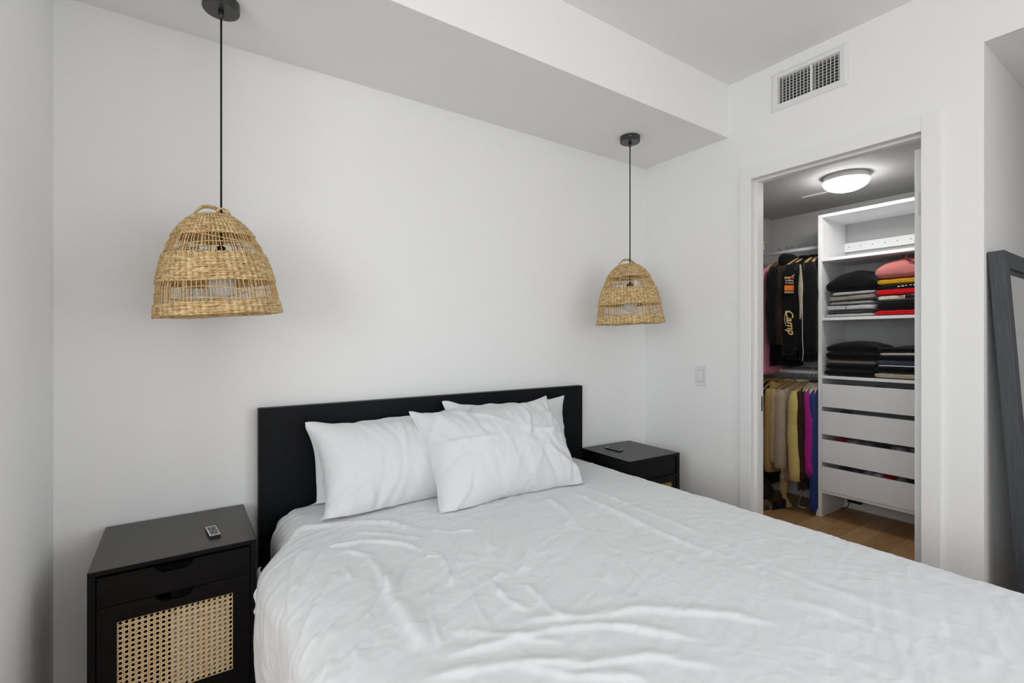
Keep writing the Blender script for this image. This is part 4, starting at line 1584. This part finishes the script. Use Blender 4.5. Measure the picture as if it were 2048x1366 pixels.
# ruffled hem of shirt
# tan trouser leg and things on the closet floor
o = MB()
A = []
for t in np.linspace(0, 1, 26):
    wv = 0.030 - 0.014 * math.exp(-((t - 0.68) / 0.12) ** 2) + 0.014 * max(0, (t - 0.78) / 0.22)
    ring = []
    cxx = 1.27 + 0.01 * math.sin(t * 6)
    cyy = -0.235 - 0.022 * t + 0.012 * math.exp(-((t - 0.45) / 0.2) ** 2)
    for a in np.linspace(0, 2 * PI, 20, endpoint=False):
        ring.append((cxx + wv * 0.9 * math.cos(a), cyy + wv * math.sin(a) * 1.0, 0.235 - 0.225 * t))
    A.append(ring)
mbo = MB().grid(np.array(A), wrap_u=True)
mbo.f.append(tuple(range(20)))
o = empty('tall_boot', (0, 0, 0))
tag(o, 'tan flared boot shaft standing on the closet floor below the shirt', 'boot')
mbo.build('shaft', fabric((186, 156, 108)), o, smooth=True)
mb = MB()
A = []
for t in np.linspace(0, 1, 14):
    r = 0.036 * math.sin(min(1, t * 1.15 + 0.12) * PI) ** 0.5 if t < 0.98 else 0.008
    A.append([(1.22 - 0.16 * t + 0.05, -0.25 + r * 0.8 * math.cos(a) + 0.01 * t, max(0.001, 0.030 + (0.030 + 0.01 * (1 - t)) * math.sin(a))) for a in np.linspace(0, 2 * PI, 16, endpoint=False)])
mb.grid(np.array(A), wrap_u=True)
mb.f.append(tuple(range(16)))
mb.f.append(tuple(13 * 16 + k for k in range(16)))
mb.build('foot', fabric((30, 24, 21)), o, smooth=True)


def lump(name, label, cat, c, sx, sy, sz, rgb, seed, amp=0.25, rz=0.0, var=0.12):
    n, m_ = 22, 28
    A = np.zeros((n, m_, 3))
    for j, v in enumerate(np.linspace(0.02, PI - 0.02, n)):
        for i, u in enumerate(np.linspace(0, 2 * PI, m_, endpoint=False)):
            d = np.array([math.sin(v) * math.cos(u), math.sin(v) * math.sin(u), math.cos(v)])
            k = 1 + amp * float(fnoise(np.array(d[0] * 2 + 5 + d[2]), np.array(d[1] * 2 + 3 - d[2] * 1.3), seed, 3))
            A[j, i] = d * k
    A *= np.array([sx, sy, sz])
    A[..., 2] += sz
    A[..., 2] = np.maximum(A[..., 2], 0.0)
    mb = MB().grid(A, wrap_u=True)
    mb.f.append(tuple(range(m_)))
    mb.f.append(tuple((n - 1) * m_ + k for k in range(m_)))
    o = mb.build(name, fabric(rgb, '', var), smooth=True, loc=c)
    o.rotation_euler = (0, 0, rz)
    return tag(o, label, cat)


bag = lump('shoulder_bag', 'slouchy dark brown bag lying on the closet floor below the coats', 'bag', (1.21, -0.085, 0.001), 0.13, 0.085, 0.10, (42, 32, 27), 31, 0.35)
sc = lump('brown_shoe', 'scuffed brown shoe lying in front of the dark bag on the closet floor', 'shoe', (1.11, -0.185, 0.001), 0.07, 0.034, 0.028, (92, 74, 60), 33, 0.3, 0.35)
cb = MB()
cb.tube([(1.62, -0.20, 0.33), (1.60, -0.22, 0.16), (1.50, -0.255, 0.055), (1.42, -0.275, 0.010), (1.36, -0.30, 0.004), (1.34, -0.325, 0.004), (1.35, -0.36, 0.004)], 0.0032, 8)
tag(cb.build('white_cable', M['plastic_w'], smooth=True), 'white cable hanging from the closet wall and curling on the floor', 'cable')
pg = empty('power_adapter', (1.60, -0.58, 0.055))
tag(pg, 'black power adapter on the baseboard under the drawers', 'adapter')
MB().box(-0.02, 0.022, -0.045, 0.045, 0.0, 0.055).build('case', M['plastic_k'], pg, bevel=0.006)
MB().tube([(-0.01, 0.03, 0.002), (-0.03, 0.035, -0.03), (-0.03, 0.06, -0.05), (-0.05, 0.12, -0.0525)], 0.003, 6).build('lead', M['plastic_k'], pg, smooth=True)
ft = MB().box(UX0 - 0.004, UX0 + 0.02, UY0 + 0.001, UY0 + 0.012, 0.0, 0.045).build('panel_foot', M['plastic_w'], bevel=0.002)
tag(ft, 'small white foot clipped to the base of the organizer panel', 'foot clip')

# ---- upper rail
up = [
    ('satin_robe', 'pink satin robe hanging at the end of the upper rail', 'robe', -0.135, 0.985, -0.1, (212, 132, 158), dict(halfw=0.200, th=0.010, seed=21, var=0.05)),
    ('black_trousers', 'long black trousers hanging lowest on the upper rail', 'trousers', -0.195, 1.045, -0.25, (15, 15, 16), dict(halfw=0.175, th=0.014, seed=22)),
    ('black_hoodie', 'black hooded sweatshirt with tan drawcords on the upper rail', 'hoodie', -0.235, 1.22, -0.25, (17, 17, 18), dict(halfw=0.200, th=0.028, sleeves=(0.56, 0.055, 0.040), seed=23)),
    ('leather_jacket', 'dark brown leather jacket hanging between black hoodie and racing jacket', 'jacket', -0.292, 1.20, -0.25, (52, 38, 32), dict(halfw=0.195, th=0.012, sleeves=(0.56, 0.045, 0.048), seed=24)),
    ('racing_jacket', 'black racing jacket with orange chest patch and script lettering on the sleeve', 'jacket', -0.345, 1.10, -0.25, (16, 16, 17), dict(halfw=0.195, th=0.024, sleeves=(0.64, 0.058, 0.050), seed=25, collar=(0.03,))),
    ('track_jacket', 'black jacket with white piping down its side seam', 'jacket', -0.398, 1.09, -0.08, (14, 14, 15), dict(halfw=0.190, th=0.018, sleeves=(0.60, 0.046, 0.040), seed=26, collar=(0.026,))),
    ('lined_jacket', 'black jacket with pale beige lining hanging beside the organizer panel', 'jacket', -0.43, 1.14, 0.06, (15, 15, 16), dict(halfw=0.190, th=0.020, sleeves=(0.62, 0.054, 0.046), seed=27, collar=(0.022,))),
]
UGOBJ = {}
for i, (nm, lab, cat, y, zb, rz, col, kw) in enumerate(up):
    hanger(y, ZU, rz, 'light wooden hanger on the upper rail holding the %s' % HOLD[nm], 'wood', UG, 0.86)
    UGOBJ[nm] = garment(nm, lab, cat, y, ZU, zb, rz, col, **kw)


def on_sleeve(g, z0, z1, half, cols_m, name, dx=-0.215, r=0.060, facing=-1.95):
    """curved flat print on the near sleeve of a garment; z measured in world"""
    gz = g.location.z
    A = np.zeros((2, 9, 3))
    for j, z in enumerate((z0, z1)):
        for i, a in enumerate(np.linspace(-half, half, 9)):
            an = facing + a
            A[j, i] = (dx + r * math.cos(an), r * 0.86 * math.sin(an) - 0.004, z - gz)
    return MB().grid(A).build(name, cols_m, g, smooth=True)


g = UGOBJ['racing_jacket']
pt = on_sleeve(g, 1.578, 1.700, 0.66, fabric((28, 26, 26), 'p'), 'chest_patch')
for z0, z1, c, nme in ((1.686, 1.699, (196, 150, 96), 'patch_band'), (1.602, 1.636, (240, 118, 34), 'patch_band'), (1.580, 1.596, (150, 134, 104), 'patch_band')):
    o = on_sleeve(g, z0, z1, 0.62, fabric(c, 'p', 0.05, 0.1), nme, r=0.0612)
    o.parent = pt


def put_text(parent, txt, size, loc, rx, rz, m, name='lettering', roll=0.0, shear=0.0, bold=0.0, sx=1.0):
    me = text_mesh(txt, size, 0.0005, shear, bold)
    me.materials.append(m)
    o = link(name, me, parent)
    o.matrix_local = Matrix.Translation(loc) @ Matrix.Rotation(rz, 4, 'Z') @ Matrix.Rotation(rx, 4, 'X') @ Matrix.Rotation(roll, 4, 'Z') @ Matrix.Scale(sx, 4, (1, 0, 0))
    return o


gz = g.location.z
fa = -1.95
dirv = Vector((math.cos(fa), math.sin(fa) * 0.86, 0))
ctr = Vector((-0.215, -0.004, 0)) + dirv * 0.0645
rzf = fa + PI / 2
rm = random.Random(5)
mk = {}
for (zz, hh, c) in ((1.672, 0.011, (190, 168, 150)), (1.654, 0.010, (176, 154, 140)), (1.627, 0.006, (150, 52, 20)), (1.612, 0.005, (160, 60, 24)), (1.692, 0.004, (110, 84, 50)), (1.588, 0.005, (90, 78, 56))):
    a = -0.50
    while a < 0.46:
        wv = rm.uniform(0.05, 0.12)
        o = on_sleeve(g, zz - hh / 2 + rm.uniform(-0.002, 0.002), zz + hh / 2 + rm.uniform(-0.002, 0.002), wv / 2, fabric(c, 'p', 0.05, 0.1), 'stitched_mark', r=0.0622, facing=-1.95 + a + wv / 2)
        o.parent = pt
        a += wv + rm.uniform(0.03, 0.07)
put_text(g, 'Camp', 0.075, Vector((-0.215, -0.004, 1.375 - gz)) + dirv * 0.0615, PI / 2, rzf, fabric((214, 180, 120), 'p'), 'script_print', roll=-PI / 2 + 0.12, shear=0.35, bold=0.0012, sx=1.0)
# swoosh beside the script
pts = [Vector((-0.215, -0.004, 0)) + Vector((math.cos(fa - 0.45 - 0.16 * math.sin(t * PI)), 0.86 * math.sin(fa - 0.45 - 0.16 * math.sin(t * PI)), 0)) * 0.0605 + Vector((0, 0, 1.455 - 0.11 * t - gz)) for t in np.linspace(0, 1, 12)]
MB().tube(pts, 0.0022, 5).build('script_swoosh', fabric((200, 188, 168), 'p'), g)
# hood + cords
h = UGOBJ['black_hoodie']
hz = h.location.z
A = []
for v in np.linspace(0.05, PI - 0.05, 14):
    A.append([(-0.055 + 0.105 * math.sin(v) * math.cos(u) + 0.01 * math.sin(3 * u), -0.018 + 0.045 * math.sin(v) * math.sin(u), 1.835 - hz + 0.062 * math.cos(v) + 0.012 * math.cos(2 * u) * math.sin(v)) for u in np.linspace(0, 2 * PI, 22, endpoint=False)])
mb = MB().grid(np.array(A), wrap_u=True)
mb.f.append(tuple(range(22)))
mb.f.append(tuple(13 * 22 + k for k in range(22)))
mb.build('hood', fabric((17, 17, 18)), h, smooth=True)
for dx_ in (-0.12, 0.03):
    MB().tube([(dx_, -0.060, 1.805 - hz), (dx_ - 0.008, -0.062, 1.785 - hz), (dx_ - 0.018, -0.060, 1.755 - hz)], 0.0055, 6).build('drawcord', fabric((186, 150, 88)), h, smooth=True)
# white lanyard with red tags over the racing jacket
g = UGOBJ['racing_jacket']
gz = g.location.z
ln = MB()
ln.tube([(-0.02, -0.038, 1.845 - gz), (-0.055, -0.042, 1.80 - gz), (-0.11, -0.045, 1.77 - gz), (-0.185, -0.050, 1.725 - gz), (-0.225, -0.062, 1.70 - gz)], [0.006, 0.012, 0.010, 0.005, 0.008], 6, flat=0.3)
ln.build('collar_trim', fabric((176, 166, 152)), g, smooth=True)
MB().tube([(-0.005, -0.040, 1.812 - gz), (0.015, -0.046, 1.822 - gz), (0.035, -0.044, 1.832 - gz)], [0.007, 0.010, 0.006], 8).build('red_tag', fabric((226, 44, 70)), g, smooth=True)
MB().tube([(-0.232, -0.064, 1.697 - gz), (-0.222, -0.066, 1.690 - gz)], [0.007, 0.006], 8).build('red_tag', fabric((226, 44, 70)), g, smooth=True)
# piping
g = UGOBJ['track_jacket']
gz = g.location.z
MB().tube([(-0.225, -0.034, 1.55 - gz), (-0.228, -0.036, 1.40 - gz), (-0.224, -0.034, 1.24 - gz), (-0.216, -0.036, 1.16 - gz), (-0.226, -0.036, 1.095 - gz)], 0.0022, 6).build('white_piping', fabric((214, 212, 208)), g, smooth=True)
# pale lining
g = UGOBJ['lined_jacket']
gz = g.location.z
A = []
for t in np.linspace(0, 1, 14):
    wv = 0.017 * (math.sin(min(1, t * 1.8 + 0.08) * PI / 2)) * (1 - 0.8 * max(0, (t - 0.45) / 0.55))
    A.append([(-0.254 - 0.004 * math.cos(q * PI), 0.034 + (q - 0.5) * 2 * wv - 0.004 * math.cos(q * 2 * PI), 1.775 - 0.385 * t - gz) for q in np.linspace(0, 1, 5)])
o = MB().grid(np.array(A)).build('pale_lining', fabric((178, 166, 142)), g, smooth=True)
md = o.modifiers.new('t', 'SOLIDIFY')
md.thickness = 0.004


# ---- folded clothes
def folded(label, cat, name, y0, y1, z0, h, rgb, seed, x0=1.272, x1=1.60, dome=0.0, var=0.1, lay=2, n1=5.0, tilt=0.0, group=None, amp=0.006):
    ca_, nsl = 36, 30
    cy, hw = (y0 + y1) / 2, abs(y1 - y0) / 2
    A = np.zeros((nsl, ca_, 3))
    an = np.linspace(0, 2 * PI, ca_, endpoint=False)
    cxm, ax = (x0 + x1) / 2, (x1 - x0) / 2
    for j in range(nsl):
        u = -1 + 2 * j / (nsl - 1)
        e = (1 - abs(u) ** 10) ** 0.5 if abs(u) < 1 else 0.0
        e = max(e, 0.10)
        b = h / 2 * (0.74 + 0.26 * e)
        xx = cxm + ax * (0.93 + 0.07 * e) * np.sign(np.cos(an)) * np.abs(np.cos(an)) ** (2 / n1)
        zz = b * np.sign(np.sin(an)) * np.abs(np.sin(an)) ** (2 / 2.6)
        # layered fold grooves on the front
        front = np.clip(-np.cos(an), 0, 1) ** 2
        xx = xx + 0.004 * front * np.cos(zz / (h / 2) * PI * lay) + amp * front * fnoise(np.full(ca_, u * 3 + seed), zz * 30, seed, 2)
        up_ = np.clip(np.sin(an), 0, 1)
        zz = zz + up_ * (dome * (1 - u * u) ** 0.8 * (0.75 + 0.25 * np.cos((xx - cxm) / ax * 1.4)) + amp * fnoise(np.full(ca_, u * 4 + seed), xx * 14, seed + 2, 3) * min(1, h / 0.03))
        A[j, :, 0] = xx
        A[j, :, 1] = cy + u * hw * (1 + 0.02 * np.sin(seed + zz * 90))
        A[j, :, 2] = zz + h / 2 + tilt * u * h
    mn = A[..., 2].min()
    A[..., 2] -= mn
    mb = MB().grid(A - np.array([cxm, cy, 0]), wrap_u=True)
    mb.f.append(tuple(range(ca_)))
    mb.f.append(tuple((nsl - 1) * ca_ + k for k in range(ca_)))
    o = mb.build(name, fabric(rgb, '', var), smooth=True, loc=(cxm, cy, z0))
    return tag(o, label, cat, group)


ZB, ZC_ = 1.4015, 0.9955
stack = [
    ('folded_jeans', 'folded white and black patterned trousers at the bottom of the grey pile', 'trousers', -0.518, -0.800, ZB, 0.024, (196, 194, 192), 1, {}),
    ('folded_trousers', 'folded dark grey printed trousers between pale jeans in the grey pile', 'trousers', -0.535, -0.795, ZB + 0.023, 0.020, (74, 74, 78), 2, dict(var=0.4)),
    ('folded_jeans', 'folded pale grey jeans with a dark seam in the grey pile', 'jeans', -0.520, -0.805, ZB + 0.042, 0.042, (188, 189, 192), 3, {}),
    ('folded_sweater', 'folded mid grey sweatshirt resting on the pale jeans', 'sweatshirt', -0.545, -0.800, ZB + 0.083, 0.024, (160, 160, 160), 4, {}),
    ('folded_sweater', 'folded taupe sweatshirt under the light grey tee', 'sweatshirt', -0.535, -0.808, ZB + 0.106, 0.040, (142, 136, 126), 5, dict(tilt=-0.1)),
    ('folded_tee', 'folded light grey tee directly under the black hoodie', 'tee', -0.560, -0.808, ZB + 0.145, 0.026, (176, 177, 180), 6, dict(tilt=-0.1)),
    ('folded_hoodie', 'bulky folded black hoodie on top of the grey pile', 'hoodie', -0.522, -0.822, ZB + 0.170, 0.078, (14, 14, 15), 7, dict(dome=0.075, lay=1, n1=3.0, x0=1.268)),
    ('folded_tee', 'folded bright red tee at the bottom of the colourful pile', 'tee', -0.815, -1.120, ZB, 0.036, (214, 22, 30), 8, dict(var=0.04)),
    ('folded_sweater', 'thick folded black sweatshirt above the bottom red tee', 'sweatshirt', -0.822, -1.120, ZB + 0.035, 0.060, (18, 19, 22), 9, {}),
    ('folded_tee', 'folded cream tee with a black and orange graphic', 'tee', -0.826, -1.120, ZB + 0.094, 0.036, (206, 198, 182), 10, {}),
    ('folded_sweater', 'folded bright red sweatshirt under the thin black tee', 'sweatshirt', -0.818, -1.120, ZB + 0.129, 0.044, (220, 24, 32), 11, dict(var=0.04)),
    ('folded_tee', 'thin folded black tee with white lettering under the mustard sweater', 'tee', -0.826, -1.120, ZB + 0.172, 0.022, (20, 20, 22), 12, {}),
    ('folded_sweater', 'folded mustard yellow sweater under the pink hoodie', 'sweater', -0.826, -1.120, ZB + 0.193, 0.042, (196, 146, 26), 13, {}),
    ('folded_hoodie', 'bulky folded pink hoodie with a dark red drawcord on the colourful pile', 'hoodie', -0.815, -1.120, ZB + 0.234, 0.088, (196, 118, 116), 14, dict(dome=0.050, lay=1, n1=3.2, x0=1.266, var=0.05)),
    ('folded_jeans', 'folded black jeans at the bottom of the black pile', 'jeans', -0.512, -0.798, ZC_, 0.044, (17, 17, 19), 15, {}),
    ('folded_jeans', 'folded black jeans under the taupe chinos', 'jeans', -0.518, -0.800, ZC_ + 0.043, 0.042, (15, 15, 17), 16, {}),
    ('folded_chinos', 'folded taupe chinos between black trousers', 'trousers', -0.522, -0.815, ZC_ + 0.084, 0.026, (118, 106, 92), 17, {}),
    ('folded_sweater', 'folded black sweatpants resting on the taupe chinos', 'sweatpants', -0.520, -0.822, ZC_ + 0.109, 0.056, (14, 14, 16), 18, dict(lay=2)),
    ('folded_sweater', 'rumpled black sweatpants on top of the black pile', 'sweatpants', -0.526, -0.822, ZC_ + 0.164, 0.044, (16, 16, 18), 19, dict(dome=0.034, lay=2)),
    ('folded_shorts', 'folded tan shorts with a black waistband at the bottom of the mixed pile', 'shorts', -0.812, -1.120, ZC_, 0.038, (184, 172, 150), 20, {}),
    ('folded_shorts', 'crumpled black shorts lying on the tan shorts', 'shorts', -0.818, -1.120, ZC_ + 0.037, 0.042, (16, 16, 18), 21, {}),
    ('folded_tee', 'thin folded bright white tee under the blue denim', 'tee', -0.830, -1.06, ZC_ + 0.078, 0.012, (222, 222, 226), 22, {}),
    ('folded_jeans', 'folded heathered blue denim in the mixed pile', 'jeans', -0.822, -1.120, ZC_ + 0.089, 0.032, (66, 76, 98), 23, dict(var=0.2)),
    ('folded_shorts', 'folded black shorts above the blue denim', 'shorts', -0.832, -1.120, ZC_ + 0.120, 0.028, (17, 17, 20), 24, {}),
    ('folded_tee', 'folded cream tee above the black shorts in the mixed pile', 'tee', -0.838, -1.120, ZC_ + 0.147, 0.022, (204, 200, 190), 25, dict(tilt=-0.12)),
    ('folded_shorts', 'black shorts thrown on top of the mixed pile', 'shorts', -0.830, -1.120, ZC_ + 0.168, 0.030, (18, 18, 20), 26, dict(dome=0.012)),
]
FO = {}
for i, (nm, lab, cat, y0_, y1_, z0_, h_, c_, sd_, kw) in enumerate(stack):
    FO[i] = folded(lab, cat, nm, y0_, y1_, z0_, h_, c_, sd_, **kw)
# drawcord on pink hoodie
p = FO[13]
MB().tube([(-0.150, -0.010, 0.135), (-0.163, -0.012, 0.122), (-0.168, -0.02, 0.108), (-0.170, -0.045, 0.095), (-0.172, -0.065, 0.082)], 0.0045, 6).build('drawcord', fabric((98, 26, 32)), p, smooth=True)
# prints
x_f = -(1.60 - 1.272) / 2
for k, (dy, c) in enumerate(((0.02, (170, 150, 120)), (-0.02, (30, 28, 28)), (-0.05, (34, 30, 30)), (-0.085, (200, 120, 40)), (-0.12, (196, 30, 34)))):
    wv = (0.012, 0.018, 0.014, 0.014, 0.018)[k]
    MB().prism([(dy - wv, 0.006 + 0.002 * k), (dy + wv, 0.008), (dy + wv * 0.9, 0.028), (dy - wv * 0.8, 0.029)], x_f - 0.0065, x_f + 0.012, 'x').build('graphic_print', fabric(c, 'p', 0.35), FO[9])
for dy, hw_, zz in ((0.030, 0.006, 0.009), (0.010, 0.008, 0.010), (-0.008, 0.004, 0.012), (-0.030, 0.004, 0.013), (-0.050, 0.008, 0.013)):
    MB().prism([(dy - hw_, zz - 0.003), (dy + hw_, zz - 0.004), (dy + hw_ * 0.6, zz + 0.002), (dy - hw_ * 0.8, zz + 0.003)], x_f - 0.0075, x_f + 0.010, 'x').build('white_print', fabric((214, 212, 208), 'p'), FO[11])
MB().box(-0.0004, 0.0004, -0.0015, 0.0015, 0, 0.03).build('dark_seam', fabric((70, 70, 74)), FO[2], loc=(x_f - 0.0045, 0.012, 0.006))

# ---- clothes showing in the open drawer tops
dcl = [
    (0, -0.62, (150, 140, 120), 'sand cotton item'), (0, -0.70, (176, 176, 178), 'pale grey cotton item'), (0, -0.80, (70, 72, 78), 'slate grey cotton item'), (0, -0.93, (24, 25, 28), 'black cotton item'), (0, -1.06, (20, 21, 24), 'jet black cotton item'),
    (1, -0.60, (80, 82, 86), 'charcoal cotton item'),
    (2, -0.575, (196, 34, 50), 'crimson cotton item'), (2, -0.655, (176, 140, 154), 'dusty pink cotton item'), (2, -0.74, (128, 118, 124), 'mauve grey cotton item'), (2, -0.82, (60, 58, 64), 'dark grey cotton item'), (2, -0.91, (168, 168, 174), 'silver grey cotton item'), (2, -1.02, (178, 178, 182), 'whitish grey cotton item'),
    (3, -0.60, (52, 60, 80), 'slate blue cotton item'), (3, -0.67, (110, 84, 98), 'plum cotton item'), (3, -0.74, (150, 150, 156), 'ash grey cotton item'), (3, -0.80, (192, 194, 200), 'white cotton item'), (3, -0.86, (206, 26, 38), 'scarlet cotton item'), (3, -0.925, (150, 150, 156), 'light grey cotton item'), (3, -1.00, (34, 42, 70), 'navy blue cotton item'),
]
ords = ['top', 'second', 'third', 'bottom']
for i, (k, y, c, d) in enumerate(dcl):
    z0, z1 = DRW[k]
    hh = (z1 + (0.006 if k != 0 else 0.004)) - (z0 + 0.021)
    hh *= 1.0 if k > 1 else 0.97
    wv = 0.056 if k != 0 else 0.062
    if k == 3:
        wv = 0.042
    lump('drawer_garment', '%s tucked into the %s drawer of the organizer' % (d, ords[k]), 'garment', (1.385, y, z0 + 0.021), 0.100, wv, hh / 2, c, 60 + i, 0.16, 0.0, 0.3)

# ================================================================== MIRROR
mr = empty('leaning_mirror', (0.030, -1.6955, 0.0))
tag(mr, 'tall mirror in a charcoal wood frame leaning on the alcove wall', 'mirror')
ang_ = math.atan(0.0645)
mr.rotation_euler = (-ang_, 0, 0)
MH, MW, MD, FW = 1.578, 0.62, 0.046, 0.062
# local: x along the wall, y from back (0) to front (-MD), z up
for x0 in (0.0, MW - FW):
    MB().box(x0, x0 + FW, -MD, 0, 0, MH).build('frame_stile', M['mirror_wood'], mr, bevel=0.002)
for z0 in (0.0, MH - FW):
    MB().box(FW, MW - FW, -MD + 0.0005, 0, z0, z0 + FW).build('frame_rail', M['mirror_wood'], mr, bevel=0.002)
MB().box(FW, MW - FW, -MD + 0.018, -MD + 0.022, FW, MH - FW).build('mirror_glass', M['mirror'], mr)
mb = MB()
for (x0, x1, z0, z1) in ((FW, FW + 0.012, FW, MH - FW), (MW - FW - 0.012, MW - FW, FW, MH - FW), (FW + 0.012, MW - FW - 0.012, FW, FW + 0.012), (FW + 0.012, MW - FW - 0.012, MH - FW - 0.012, MH - FW)):
    mb.box(x0, x1, -MD + 0.010, -MD + 0.018, z0, z1)
mb.build('inner_lip', M['mirror_wood'], mr)
